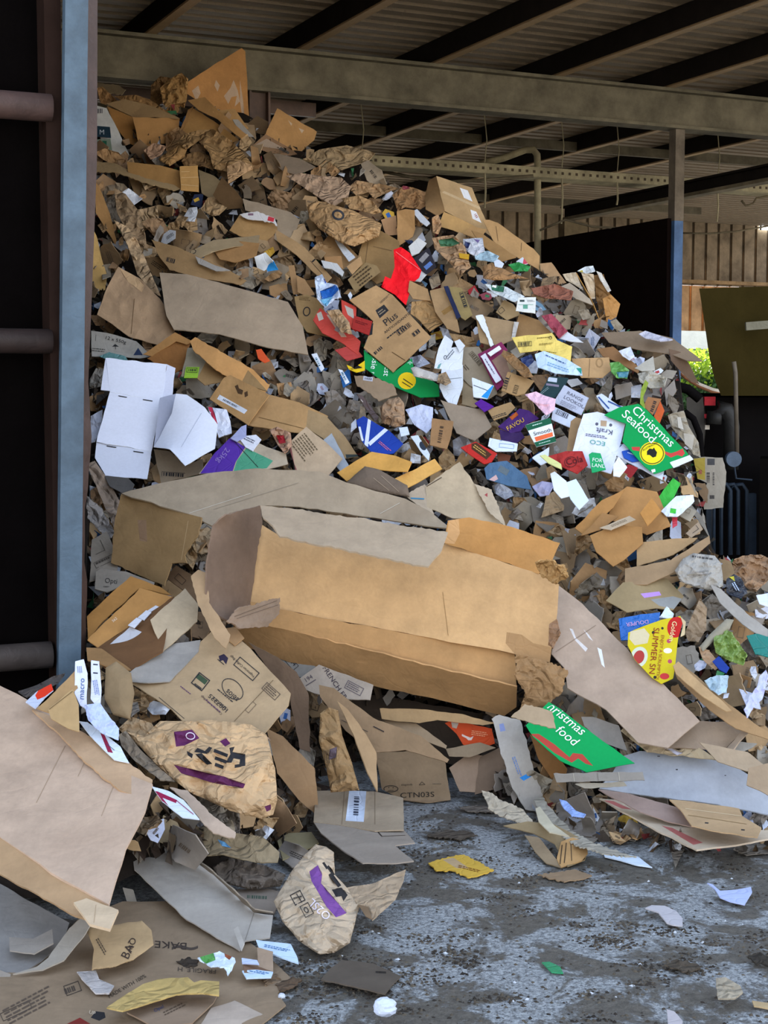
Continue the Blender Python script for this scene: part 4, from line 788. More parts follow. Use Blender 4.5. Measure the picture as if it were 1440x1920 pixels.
H('plastic_wrapper','wrapper','green and white packet','torn bright green and white packet right of the brown folded carton','1228,940 1262,896 1276,906 1250,958 1236,950','#3fae40',lift=.4,kind='p',cr=.015)
H('printed_sheet','paper','white shredded sheet','white shredded sheet with green squares below the green packet','1240,958 1268,930 1300,928 1302,940 1272,968 1250,968','#d8deee',lift=.44,kind='p',cr=.02,dec=[('r',1262,958,11,9,10,'#44b83e'),('r',1272,925,8,7,30,'#44b83e')])
H('bottle_cap','packaging','small red piece','small red plastic piece below the green and white packet','1260,968 1270,966 1270,984 1261,990','#c23a48',lift=.4,kind='g')
H('cardboard_scrap','cardboard','grey card with two squares','grey card with faint square prints right of the shredded sheet','1278,944 1306,958 1294,978 1272,966','#a49a88',lift=.36,dec=[('fr',1290,958,9,8,25,0,'#8a7c68')])
H('cardboard_scrap','cardboard','frame print card','grey-brown card with a dark frame print right of the folded carton','1286,1000 1310,978 1318,992 1296,1008','#a08c74',lift=.36,dec=[('fr',1302,992,14,9,-35,0,INK)])
T('cardboard_box','box','folded brown carton','big orange-brown folded carton lower right of the white folded carton',[('back_panel','1150,930 1176,912 1232,922 1258,986 1212,1002 1172,985 1140,972','#ab7e4c'),('left_panel','1078,990,.05 1128,938,.05 1172,918,.05 1150,952,.05 1110,985,.05 1096,1004,.05','#a87a46'),('left_lower_panel','1090,1004,.08 1130,962,.08 1160,968,.08 1125,994,.08','#9a7246'),('centre_panel','1106,1004,.1 1150,984,.1 1204,988,.1 1206,1018,.1 1170,1050,.1 1150,1062,.1 1118,1035,.1','#a27746'),('pale_strip','1124,990,.12 1180,967,.12 1192,974,.12 1146,994,.12','#b9a68c',{'dec':[('tl',1162,980,34,5,-22,2,'#7a6c58')]}),('orange_tile','1200,962,.12 1222,934,.12 1240,958,.12 1214,986,.12','#b88346')],(1170,985),lift=.36,k=.7)
T('cardboard_box','box','long folded board pair','long pair of weathered brown boards folded together on the right',[('upper_board','1194,1018 1260,1010 1308,1008 1300,1016 1262,1040 1194,1062','#a5865f'),('lower_board','1172,1066,.06 1258,1050,.06 1330,1004,.06 1332,1018,.06 1262,1074,.06 1214,1096,.06 1172,1096,.06','#9b8060')],(1250,1050),lift=.4,k=.8)
H('newspaper_sack','paper','grey newsprint sack','crumpled grey newsprint sack right of the long folded board pair','1265,1070 1280,1048 1300,1037 1340,1042 1352,1056 1357,1100 1330,1108 1300,1100 1275,1090','#a8a298',lift=.44,cr=.04,puff=.05,kind='p',dec=[('tl',1325,1047,56,7,8,1,'#55504c'),('tl',1315,1075,44,12,-10,2,'#8e8880')])
H('cardboard_board','cardboard','flat carton with lilac label','flat grey-brown carton with a small lilac label','1136,1126 1168,1092 1200,1090 1250,1084 1282,1118 1262,1144 1230,1140 1176,1148','#96825f',lift=.44,k=.95,dec=[('p','1201,1113 1236,1109 1240,1116 1208,1121','#b088d0'),('p','1220,1124 1262,1118 1290,1126 1264,1142 1236,1136','#8c8c88')])
T('sign_board','sign','yellow summer sign','yellow summer snack sign with red lettering on the right',[('board','1178,1186 1202,1176 1240,1162 1276,1155 1280,1168 1272,1195 1265,1255 1262,1272 1240,1282 1222,1270 1190,1236 1177,1210','#c9b620',{'kind':'s','bend':.005,'dec':[('o',1267,1176,16,20,10,'#b82420'),('p','1182,1184 1208,1178 1218,1190 1214,1206 1190,1210 1180,1198','#cdbf9a'),('o',1198,1232,16,20,20,'#c8ccb4'),('o',1198,1232,10,13,20,'#a83a34'),('o',1252,1220,8,5,0,'#e8e0c8'),('o',1254,1202,4,4,0,'#b04a60'),('o',1256,1240,4,4,0,'#b04a60'),('o',1242,1178,2.5,2.5,0,'#2c2c28'),('o',1225,1186,3,3,0,'#2c2c28'),('o',1246,1268,9,6,0,'#c03a38'),('o',1228,1270,3,3,0,'#2c2c28'),('t','SUMMER SN',1226,1176,96,11,'#8a2a1c',1.05),('t','ENJOY A SCRUMPTIOUS',1240,1190,97,6,'#9a4a20',1.0),('t','Golden',1261,1164,100,9,'#e8d8a0')]}),('torn_rim','1276,1156,.003 1286,1166,.003 1284,1190,.003 1276,1194,.003 1281,1172,.003','#c9b48c')],(1230,1215),lift=.5,k=.7,th=.003)
H('plastic_wrapper','wrapper','blue pouch','blue plastic pouch with pink and white letters above the yellow sign','1160,1160 1200,1152 1238,1148 1236,1164 1200,1176 1184,1200 1164,1200','#1f66b8',lift=.42,kind='g',cr=.015,dec=[('t','DOUPER',1216,1162,172,7,'#d8a8cc',1.1)])
H('tissue','tissue','white tuft by the yellow sign','white tissue tuft at the top corner of the yellow sign','1236,1158 1250,1138 1263,1150 1260,1160','#cfdcea',lift=.5,cr=.03,kind='p')
H('cardboard_scrap','cardboard','standing grey leaf','tall grey-brown leaf standing right of the yellow sign','1284,1186 1300,1150 1312,1122 1326,1140 1324,1180 1310,1204 1290,1202','#a08a70',lift=.44,k=.2,cr=.015)
H('cardboard_board','cardboard','long diagonal tray','long brown cardboard tray running diagonally to the right edge','1262,1250 1276,1244 1300,1262 1360,1315 1420,1360 1440,1372 1440,1386 1380,1366 1330,1330 1270,1272','#a0805a',lift=.46,k=.9)
H('cardboard_board','cardboard','diagonal tray lip','pale lip board lying along the long diagonal tray','1262,1248 1272,1240 1300,1268 1352,1312 1372,1332 1362,1334 1318,1306 1268,1264','#b5946a',lift=.52,k=.9)
H('cloth_scrap','cloth','pale blue cloth','pale blue crumpled cloth above the long diagonal tray','1322,1276 1344,1266 1366,1267 1362,1298 1346,1302 1330,1290','#b4cad6',lift=.5,cr=.04,kind='p')
H('tissue','tissue','lavender tissue strip','long lavender crumpled tissue strip near the right edge','1396,1330 1408,1305 1420,1288 1424,1268 1436,1256 1440,1268 1434,1296 1430,1310 1412,1326 1402,1346','#c2c4e6',lift=.54,cr=.03,kind='p')
H('printed_carton','carton','navy small box','small navy blue carton right of the yellow sign','1336,1240 1348,1230 1368,1252 1362,1262 1350,1256','#1e3a8c',lift=.5,kind='p')
H('plastic_wrapper','wrapper','lime green bag','crumpled lime green plastic bag near the right edge','1338,1196 1358,1178 1372,1186 1400,1228 1394,1246 1360,1236 1342,1222','#7d964a',lift=.46,cr=.06,kind='g')
H('plastic_crate','crate','teal tub','teal plastic tub corner at the right edge','1400,1192 1420,1188 1440,1194 1440,1232 1416,1226','#0f7668',lift=.44,kind='g')
H('kraft_paper','paper','big brown crumple at the edge','large brown crumpled paper at the right edge below the machine','1374,1052 1392,1042 1428,1040 1440,1046 1440,1086 1418,1110 1398,1100 1378,1078','#96775a',lift=.4,cr=.07)
H('plastic_wrapper','wrapper','black snack bag','black snack bag with yellow marks left of the brown crumple','1362,1086 1376,1076 1390,1084 1402,1112 1388,1122 1362,1112','#2a2c34',lift=.44,cr=.03,kind='g',dec=[('p','1366,1082 1376,1080 1378,1090','#c8c040'),('tl',1380,1102,22,8,60,2,'#b8c8e0')])
H('printed_sheet','paper','white corner at the edge','pale white card corner at the right edge','1418,1116 1440,1112 1440,1138 1424,1132','#d4dae4',lift=.5,kind='p')
H('cardboard_scrap','cardboard','curved grey trough','curved grey cardboard trough right of the standing grey leaf','1312,1212 1330,1190 1362,1160 1376,1162 1368,1180 1340,1200 1318,1222','#9a927e',lift=.5,puff=.02)
H('cardboard_board','cardboard','large grey diagonal sheet','long grey-white sheet sloping off the right edge','1332,1096 1352,1104 1400,1150 1440,1180 1440,1202 1392,1170 1350,1130','#9b958c',lift=.46)
H('cardboard_scrap','cardboard','brown strip group','brown and blue strips right of the yellow sign','1310,1212 1330,1220 1352,1248 1340,1256 1318,1236','#b09070',lift=.46,cr=.02)
# ---------------------------------------------------------------- left middle
H('cardboard_board','cardboard','large flat board','large plain tan board lying flat across the left middle heap','299,511 350,514 455,542 540,566 568,612 578,665 500,651 410,626 326,618 312,592','#a6927a',lift=.34,k=.7,bend=.012,th=.006)
H('cardboard_board','cardboard','creased kraft board','creased light brown board with a folded corner beside the post','182,590 200,540 222,500 262,522 300,560 331,612 318,640 298,648 240,630 208,606','#b29372',lift=.28,k=.6,cr=.01,dec=[('l',252,560,246,626,1,'#6d5338'),('p','224,502 244,508 270,535 266,548 240,528','#c4a27a')])
T('printed_carton','carton','grey 550g carton','grey carton printed 12 x 550g beside the blue post',[('front_panel','171,620 200,624 256,640 284,668 262,672 215,668 172,668','#a5a096',{'dec':[('t','12 x 550g',196,635,14,6,INK,1.2),('p','210,650 216,645 223,650',INK),('l',216,649,217,655,1,INK),('p','250,666 259,652 268,666','#2e3c58'),('fr',174,633,12,12,5,0,'#55524c'),('tl',180,656,36,8,6,2,'#55524c')]}),('teal_edge','186,668,.03 205,660,.03 235,668,.03 240,676,.03 200,674,.03','#5f8a88',{'kind':'g'})],(225,650),lift=.22,k=.6)
T('cardboard_box','box','arched brown box','arched orange-brown open box under the large flat board',[('outer_flap','268,664 328,623 362,640 350,646 330,640 285,668','#ad7f4b'),('inner_panel','276,672 330,636 356,644 345,690 322,702','#8d5f33',{'lb':'dark inner side of the arched brown box'})],(318,665),lift=.3,k=.5)
H('cardboard_board','cardboard','torn orange plank','long torn orange-brown plank right of the arched brown box','356,640 366,632 420,662 470,690 506,722 496,738 440,716 400,690 362,656','#ba8a54',lift=.42,k=.7,jag=1)
T('printed_carton','carton','green labelled card','grey card with a bottle picture and lime green label',[('card','352,652 374,652 392,668 372,704 340,706','#8e8672'),('label','349,688,.01 374,688,.01 370,708,.01 345,708,.01','#8fb83a',{'kind':'p','dec':[('fr',360,694,20,9,2,0,INK),('b',360,694,16,6,2,-5,INK)]})],(362,682),lift=.34)
H('cardboard_board','cardboard','folded brown panel','folded brown panel between the green labelled card and the plank','366,706 390,672 420,664 462,690 502,734 470,724 430,712 384,722','#a08056',lift=.32,bend=.02)
T('cardboard_box','box','barcode strip box','brown box with a long white barcode strip in the left middle',[('left_panel','393,748 420,708 432,703 505,740 465,797 428,772','#b18959',{'dec':[('p','412,740 464,769 458,776 407,748','#d5d8de'),('b',432,756,36,5,28,-16,'#4a4c54'),('p','440,724 446,721 448,728 456,732 454,740 446,738','#4f3a26'),('p','458,736 464,733 465,742 459,745','#4f3a26')]}),('right_panel','505,740 560,754 615,780 600,816 535,808 465,797','#b08a5c',{'dec':[('l',485,782,604,812,1,'#6c522f')]})],(500,765),lift=.34)
T('white_carton','carton','upper white carton','unfolded plain white carton with slots standing beside the post',[('top_panel','198,671 313,683 304,751 206,735','#e3e6f3',{'kind':'s'}),('left_flap','189,731 198,671 214,673 208,733','#dde0ee',{'kind':'s'}),('right_flap','313,683 329,690 322,752 303,750','#d9dcec',{'kind':'s'}),('middle_panel','206,735 304,751 284,846 181,828','#e3e6f3',{'kind':'s','dec':[('l',222,742,238,745,1.6,INK),('l',268,749,286,752,1.6,INK)]}),('bottom_panel','181,828 284,846 276,898 198,892 178,858','#e0e4f2',{'kind':'s','dec':[('l',200,836,218,839,1.8,INK),('l',250,846,269,849,1.8,INK)]})],(250,780),lift=.4,k=.7,gx=.05,th=.003)
T('white_carton','carton','lower white carton','crumpled plain white carton right of the unfolded white carton',[('side_panel','300,746 330,738 322,775 300,822 288,838','#aeb2c4',{'kind':'s'}),('front_panel','330,738,.08 350,740,.08 384,764,.08 408,796,.06 403,841,.05 347,873,.08 318,842,.06 288,838 300,818 322,775,.04','#e1e6f4',{'kind':'s','bend':.012,'dec':[('l',384,764,340,838,.8,'#b4bacb')]})],(350,800),lift=.44,k=.6,th=.003)  # side panel of the white carton greyed, its shade put into the colour
H('cardboard_board','cardboard','barcode carton below white','grey-brown carton with a framed barcode below the lower white carton','288,842 318,846 348,874 380,860 382,886 302,906','#93816a',lift=.28,dec=[('b',325,890,44,9,4,10,INK)])
H('printed_sheet','paper','red and white packaging','red and white printed packaging right of the lower white carton','390,763 425,768 432,790 434,812 410,820 402,795','#d6d9e6',lift=.36,kind='p',cr=.02,dec=[('p','390,763 398,763 408,795 402,795','#b8324a')])
T('printed_carton','carton','purple and green box','crushed purple and green box printed 25kg above the big box',[('front_panel','373,888 402,850 430,822 462,820 500,838 536,850 540,870 500,880 430,886','#b5a48c',{'dec':[('p','375,888 402,850 428,820 460,838 442,866 436,884','#55309a'),('p','438,884 444,864 462,840 512,864 500,878','#4f9a78'),('l',440,828,484,876,1,INK),('t','25kg',424,838,125,10,'#8f76b8',1.2)]}),('label','447,819,.01 480,815,.01 490,824,.01 474,846,.01 460,838,.01','#dcdde6',{'kind':'p','dec':[('tl',470,826,26,8,25,2,'#5a5c6a')]})],(460,850),lift=.4,k=.8)
H('paper_scrap','paper','lavender triangle','lavender paper triangle above the purple and green box','432,822 452,800 462,796 462,818 444,828','#a4a8cc',lift=.44,kind='p')
H('printed_carton','carton','scripted kraft panel','tan kraft panel covered in fine dark script right of the purple box','540,832 574,800 612,830 642,860 612,896 556,888','#bda486',lift=.38,k=.7,bend=.012,dec=[('tl',572,840,46,36,52,7,'#6a5a44'),('p','540,834 546,838 552,870 560,888 550,882 540,852','#8a5450')])
H('paper_scrap','paper','red printed kraft twist','crumpled kraft twist with red print left of the scripted panel','505,806 520,800 545,812 548,836 534,850 520,832','#b08a70',lift=.42,cr=.05,dec=[('p','518,816 532,816 536,830 524,832','#b8303a')])
H('cardboard_board','cardboard','grey-blue card','pale grey-blue card right of the scripted kraft panel','597,832 622,812 654,872 642,888 624,866','#9ea4aa',lift=.34)
H('cardboard_board','cardboard','broad kraft slab','broad kraft slab above the grey-blue card','562,762 612,780 648,820 672,856 626,862 606,822 575,802','#a68a64',lift=.3,dec=[('p','648,852 680,852 676,862 650,864','#38403e')])
T('yellow_envelope','envelope','orange envelope','orange-yellow padded envelope above the big box',[('left_panel','632,886 664,866 697,847 740,854 772,866 764,884 700,880 650,902','#dba352',{'lb':'orange-yellow left half of the envelope'}),('right_panel','737,898 778,880 815,860 829,879 762,916','#e0ab5c')],(720,880),lift=.44,k=.8,bend=.012)
H('cardboard_scrap','cardboard','dark corrugated lump','dark bowed corrugated lump under the orange envelope','648,906 684,874 710,880 764,910 768,932 720,924 680,916','#756454',lift=.46,puff=.04,dec=[('l',700,896,730,920,1,'#a08c74'),('l',715,892,748,922,1,'#a08c74')])
T('cardboard_board','cardboard','large cracked kraft board','large pale cracked kraft board right of the orange envelope',[('main_panel','800,950 798,912 830,888 862,866 885,900 915,940 946,986 900,976 850,972','#b5a184',{'dec':[('l',800,912,828,895,1.5,'#4a3a2c')]}),('left_piece','758,928 796,908 802,916 814,966 780,945','#b3a088',{'dec':[('l',770,934,808,936,2.5,'#3f7fa0')]}),('right_piece','888,906,.01 922,918,.01 948,986,.01 920,964,.01','#b9a68c',{'dec':[('p','908,928 914,924 914,932','#a04848')]})],(850,930),lift=.42,k=.8,jag=1)
H('printed_carton','carton','blue striped box','bright blue box with white diagonal bands in the heap centre','668,788 682,780 730,808 756,832 738,850 700,852 678,826','#1d3d9c',lift=.42,kind='p',dec=[('p','690,785 696,784 690,838 683,834','#d8e0ee'),('p','722,802 728,806 694,836 690,830','#d8e0ee'),('p','672,800 676,800 682,826 678,828','#d8e0ee'),('tl',722,838,30,6,40,2,'#c86a80')])
H('printed_carton','carton','white oval box','white and grey box with a dark oval right of the blue striped box','770,818 784,816 806,852 804,864 790,848','#cdd6de',lift=.44,kind='p',dec=[('o',793,836,6,9,-30,'#2c3440')])
H('printed_sheet','paper','white chip by the blue box','small white chip above the white oval box','748,802 764,800 768,814 752,818','#ccd6e2',lift=.46,kind='p')
H('paper_bag','paper bag','small crumpled bag','small crumpled brown paper bag above the blue striped box','712,764 728,748 748,744 758,756 760,796 742,802 716,794','#a9896a',lift=.42,cr=.05,puff=.06)
H('printed_sheet','paper','pale lilac papers','pale lilac and white papers right of the small crumpled bag','760,768 790,758 812,764 810,800 800,812 776,796','#c0c6dc',lift=.38,kind='p',cr=.02)
H('printed_carton','carton','dark kraft tile','dark kraft tile with vertical print in the heap centre','810,784 850,790 846,815 838,842 806,834','#9b7650',lift=.44,dec=[('b',826,814,36,9,100,-7,'#4a3828')])
H('cardboard_board','cardboard','grey kraft carton','grey-brown flattened carton right of the dark kraft tile','826,750 860,760 905,768 922,800 890,826 856,812','#978672',lift=.34)
H('sachet','sachet','brown sachet','dark striped sachet lying left of the small crumpled bag','668,738 680,742 710,782 704,790 686,766','#5a4640',lift=.4,kind='g',dec=[('tl',676,752,16,8,50,2,'#c8bcb0')])
for i,(pp_,lb) in enumerate([('584,664 594,662 608,690 602,696','upper'),('634,692 642,694 655,716 648,720','lower')]):
    H('barcode_label','label',lb+' barcode tag','white barcode tag lying in the shredded paper, the '+lb+' of two',pp_,'#d8dde4',lift=.5,kind='p',dec=[('b',0,0,1,1,0,1,INK)] if 0 else [('b',(596 if i==0 else 645),(679 if i==0 else 706),22,5,65,-7,'#3a6a80')])
H('printed_scrap','paper','orange printed scrap','small orange printed scrap near the torn orange plank','480,656 490,654 506,676 496,680 484,672','#d2542a',lift=.46,kind='p')
# ================================================================ big boxes
T('cardboard_box','box','grey-topped long box','huge long closed cardboard box with a grey-brown top in the centre left',[
 ('top_panel','228,925 300,906 400,886 482,878 600,884 650,905 760,935 805,958 846,991,.02 800,986,.02 700,970 560,950 500,948 430,962,.05 398,986,.1 355,964,.1','#a8967e',{'bend':.02,'dec':[('l',355,962,470,925,.9,'#c4baa8'),('l',400,955,560,905,.8,'#8c806e'),('l',700,970,762,936,.9,'#c4baa8')]}),
 ('front_panel','228,925 355,964,.1 378,970,.12 372,1000,.12 346,1040,.1 350,1056,.1 322,1056,.08 308,1098,.08 255,1076 208,1055 214,985','#9c7d54',{'dec':[('l',355,964,340,1050,.9,'#c2a47a'),('p','258,975 274,975 276,1016 262,1014','#95765a')],'jag':1.2})],(480,960),lift=.62,k=.5,th=.007)
T('cardboard_box','box','huge torn open box','huge torn open cardboard box lying on its side in the centre',[
 ('back_panel','488,982 525,1005 690,1038 803,1058 835,1018 900,1040 1010,1075 1048,1096 1045,1150 1031,1242 965,1226 720,1180 590,1156 470,1128','#cba373',{'bend':.02,'dec':[('l',830,1110,842,1205,.8,'#8a6a42'),('p','950,1185 978,1190 1000,1206 1040,1215 1031,1242 965,1226 948,1206','#a58056')],'lb':'golden-brown inner wall of the torn box'}),
 ('floor_panel','444,1158,.0 470,1128 590,1156 720,1180 965,1226 969,1288,-.05 830,1255,-.05 700,1222,-.05 560,1186,-.04 462,1164,-.02','#b68d5e',{'bend':.008,'lb':'upper band of the lower wall of the torn box'}),
 ('lower_band','440,1160,-.01 462,1164,-.02 560,1186,-.04 700,1222,-.05 830,1255,-.05 969,1288,-.05 968,1326,-.15 946,1342,-.2 830,1314,-.2 700,1286,-.2 560,1248,-.18 470,1216,-.14 436,1184,-.08','#b1885a',{'bend':.008}),
 ('left_panel','400,985,.3 425,965,.3 488,948,.06 492,982 482,1040 470,1128 466,1168,.06 425,1162,.3 386,1140,.32 388,1060,.32','#7d6756',{'jag':1,'bend':.012,'lb':'grey-brown end panel of the torn box'}),  # end panel's darker tone is shadow put into the colour
 ('top_flap','488,948,.25 502,949,.25 560,955,.24 700,976,.22 840,998,.2 826,1035,.3 803,1062,.36 690,1040,.36 525,1006,.36 512,986,.34 494,972,.3','#a5927a',{'jag':1,'bend':.015,'lb':'grey outer face of the folded top flap'}),
 ('right_flap','840,976,.05 880,970,.05 950,986,.05 1050,1018,.02 1036,1050 1010,1076 900,1040 832,1018,.03','#bb8a52',{'bend':.01,'dec':[('p','842,976 860,972 862,1000 852,1020 834,1018 838,1000','#c79a68')],'lb':'orange-brown rear flap of the torn box'}),
 ('torn_corner','424,1164,.33 448,1140,.3 525,1120,.14 524,1150,.14 500,1176,.2 452,1178,.3','#8c7662',{'cr':.01,'jag':1.5,'dec':[('l',440,1156,520,1126,.8,'#5c4a3c'),('l',444,1160,522,1134,.8,'#5c4a3c')]}),
 ('torn_edge','966,1226,.02 1031,1242,.03 1064,1256,.05 1054,1298,.02 1024,1322,-.02 975,1330,-.06 985,1300,.0 968,1270,.02','#a07d56',{'cr':.015,'jag':2,'dec':[('l',975,1275,1015,1278,.7,'#7a5c3c'),('l',975,1290,1015,1293,.7,'#7a5c3c'),('l',978,1305,1012,1308,.7,'#7a5c3c')],'lb':'frayed corrugated corner of the torn box'}),
 ('torn_knob','1003,1054,.1 1030,1050,.12 1060,1060,.12 1066,1082,.12 1042,1096,.08 1015,1082,.06','#b38c5a',{'cr':.04,'jag':2}),
 ('tattered_side','1030,1170,.05 1044,1160,.05 1050,1185,.08 1038,1215,.08 1028,1210,.05','#9a7658',{'cr':.03})],(720,1120),lift=.66,k=.35,th=.007)
H('cardboard_board','cardboard','bent flap below the torn box','bent pale kraft flap hanging below the left end of the torn box','358,1080 372,1068 388,1074 392,1130 432,1190 424,1216 402,1196 370,1130','#a98c6a',lift=.8,k=.4,bend=.02,jag=1)
T('cardboard_box','box','long pale pink board','long pale pinkish-brown opened box sloping down to the right',[
 ('long_panel','1048,1098 1092,1132 1200,1240 1312,1352 1282,1376 1252,1402 1196,1392 1136,1330 1064,1290 1058,1252 1034,1226','#ad9783',{'dec':[('l',1042,1222,1128,1165,1,'#8f7a66'),('p','1068,1178 1074,1180 1080,1196 1102,1216 1098,1222 1078,1200','#cfc8c2'),('p','1120,1214 1128,1218 1134,1252 1128,1246','#dcdcdc'),('p','1094,1180 1104,1190 1112,1202 1104,1196','#cfc8c2')]}),
 ('end_panel','1312,1352 1400,1355 1402,1362 1356,1408 1282,1402 1252,1402 1282,1376','#9c8873'),
 ('edge_strip','1402,1358,.03 1410,1364,.03 1370,1410,.03 1356,1410','#a8937c')],(1180,1260),lift=.4,k=.8,th=.006)
T('cardboard_box','box','orange-lined open carton','open brown carton with orange-brown lining and white insert beside the post',[
 ('back_flap','163,1156 200,1120 245,1080 300,1100 322,1116 262,1102 190,1168 165,1200','#a87840'),
 ('inner_wall','164,1200,.05 262,1102,.03 326,1120 300,1142 240,1176 184,1214,.05','#a67a46',{'dec':[('t','562',212,1167,-38,5,'#d8c8b0')]}),
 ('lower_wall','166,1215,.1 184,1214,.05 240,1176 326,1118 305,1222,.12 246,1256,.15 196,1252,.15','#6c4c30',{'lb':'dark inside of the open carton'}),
 ('insert','198,1214,.06 243,1176,.04 278,1190,.06 226,1230,.09','#b6b5b8',{'kind':'p'}),
 ('front_edge','162,1214,.12 190,1216,.1 246,1256,.17 205,1250,.17 164,1238,.14','#8c6a44')],(245,1170),lift=.35,k=.5)
for i,(x_,y_) in enumerate(((250,1168),(268,1154),(283,1144),(297,1134),(306,1122))):
    H('paper_strip','paper strip','white strip','short white strip in the row above the white carton insert',[(x_-10,y_+4),(x_+6,y_-10),(x_+16,y_-6),(x_+2,y_+9)],'#c4c6ce',lift=.42,k=.5,group='white strips in the open carton',kind='p',cover=False)
T('printed_carton','carton','upside-down text carton','big opened carton with upside-down printed text and numbers below the torn box',[
 ('main_panel','244,1279 320,1240 356,1222 400,1180 440,1190 470,1216 545,1300 541,1322 495,1376 430,1362 352,1362 322,1330','#a88e6c',{'bend':.008,'dec':[
   ('p','410,1230 420,1226 428,1234 424,1246 418,1238 412,1240','#30283a'),('l',408,1236,420,1246,1.4,INK),
   ('b',318,1332,62,13,40,15,INK),('fr',376,1278,26,26,38,0,INK),('p','372,1262 390,1276 384,1284 366,1270','#3b4a34'),('tl',371,1286,18,7,218,1,INK),
   ('ring',436,1292,24,16,45,1.4,INK),('t','selos',449,1310,222,11,INK,.9),('t','1007225',430,1332,222,8,INK,1.2),
   ('tl',424,1306,42,4,40,1,INK),('tl',416,1322,42,6,40,2,INK),('t','Contents 4 x 1kg Bags',417,1338,222,4,'#4a3a3a',1),('tl',402,1326,44,4,40,1,'#5a3a5a'),
   ('t','Vegetarian Coffee Bags',478,1268,222,4.5,INK),('fr',462,1254,48,20,40,0,INK),('tl',350,1296,30,4,38,1,'#5a3a5a'),
   ('fr',508,1296,34,16,42,0,'#54463c'),('tl',508,1296,28,12,42,3,'#54463c'),('l',430,1362,512,1275,.9,'#6c573c'),('fr',470,1326,22,9,-48,0,'#54463c')]}),
 ('grey_flap','200,1304,.1 232,1268,.08 320,1208 376,1200 372,1222 318,1278 278,1280,.03 244,1279,.03','#979189'),
 ('upright_flap','282,1162,.05 347,1103 372,1134 370,1165 305,1222,.03','#b5a184',{'lb':'pale upright flap of the text carton'}),
 ('side_flap','400,1180 442,1176 458,1196 440,1210','#a3805a')],(380,1270),lift=.42,k=.7)
H('printed_carton','carton','grey printed box behind the post','grey printed carton with boxed letters right behind the post','172,1012 200,996 222,1050 218,1082 168,1090','#8c8070',lift=.3,dec=[('fr',184,1026,20,22,-25,0,'#5c5448'),('tl',196,1050,36,8,-25,1,'#4a4238'),('fr',196,1052,40,12,-25,0,'#4a4238')])
H('printed_carton','carton','short-lettered flap','grey flap printed with short letters above the orange-lined carton','180,1072 190,1066 238,1072 290,1092 286,1104 236,1094 200,1110 178,1104','#9c9080',lift=.32,dec=[('t','Opti',196,1092,6,9,'#3f3a36'),('tl',200,1100,12,3,0,2,'#3f3a36')])
H('cardboard_scrap','cardboard','brown column beside the text carton','brown curved board standing left of the upside-down text carton','198,1252 218,1240 246,1262 252,1300 244,1350 212,1340 196,1310','#8b7557',lift=.34,k=.4,puff=.03)
H('cardboard_scrap','cardboard','grey sheet by the post','grey torn sheet curling beside the post above the long box','162,870 178,864 204,902 226,942 214,990 188,930','#8f7d6c',lift=.3,k=.5,cr=.02)
H('cardboard_scrap','cardboard','grey tatter by the post','grey tatter lower beside the post left of the long box','162,930 190,952 216,1000 202,1012 164,972','#9a9188',lift=.32,k=.6,cr=.02,jag=1.5)
H('cardboard_scrap','cardboard','white crumple by the post','white crumpled paper wedged left of the unfolded white carton','170,780 192,768 190,800 178,828 168,830','#cfd2de',lift=.28,cr=.03,kind='p')
H('printed_scrap','cardboard','dark ridged card','dark grey ridged card under the unfolded white carton','196,892 240,896 252,908 248,918 228,924 206,912','#5a5652',lift=.34)
H('cardboard_scrap','cardboard','printed flap between the boxes','brown printed flap between the two huge boxes','310,1082 330,1060 360,1078 388,1106 372,1130 340,1104','#7e6246',lift=.3,dec=[('fr',338,1086,20,12,42,0,'#3a2c20')])
H('printed_carton','carton','French fries carton','grey carton printed FRENCH FRIES under the torn box','548,1282 598,1246 640,1262 700,1284 694,1312 640,1310 590,1300','#a09282',lift=.3,D=6.0,dec=[('t','FRENCH FRIES',604,1252,56,9,'#3a3038',1.1),('fr',578,1272,22,20,-32,0,'#4a4046'),('t','194',573,1280,-32,8,'#4a4046'),('fr',664,1290,34,16,28,0,'#5a5056'),('tl',664,1290,28,11,28,3,'#5a5056')])
H('printed_carton','carton','grey box with digits','grey carton with boxed digits left of the French fries carton','512,1212 556,1222 592,1250 570,1272 540,1262','#8c8a84',lift=.3,dec=[('t','0004',536,1232,50,9,INK,.9),('fr',544,1240,34,14,50,0,INK)])
H('cardboard_board','cardboard','long dark board','long dark brown board hanging under the huge torn box','466,1204 520,1232 556,1260 578,1300 582,1410 562,1404 544,1310 500,1250','#7b6450',lift=.42,k=.4,bend=.015)
H('cardboard_board','cardboard','steep brown board','steep brown board behind the kana paper bag','500,1366 530,1380 590,1440 598,1532 560,1500 520,1450','#a88662',lift=.3,k=.3)
T('cardboard_box','box','folded dark leaves','large folded brown leaves opening below the torn box',[
 ('upper_leaf','598,1284 626,1290 700,1346 790,1380 842,1424 838,1430 760,1406 700,1412 648,1370 600,1306','#8f7558',{'dec':[('l',640,1350,690,1372,.9,INK),('l',700,1362,720,1372,2,'#2a2220')]}),
 ('lower_leaf','632,1314,.1 652,1330,.1 686,1376,.08 706,1412,.06 708,1484,.1 690,1450,.1 664,1380,.1','#a88a66')],(700,1380),lift=.4,k=.4,th=.006)
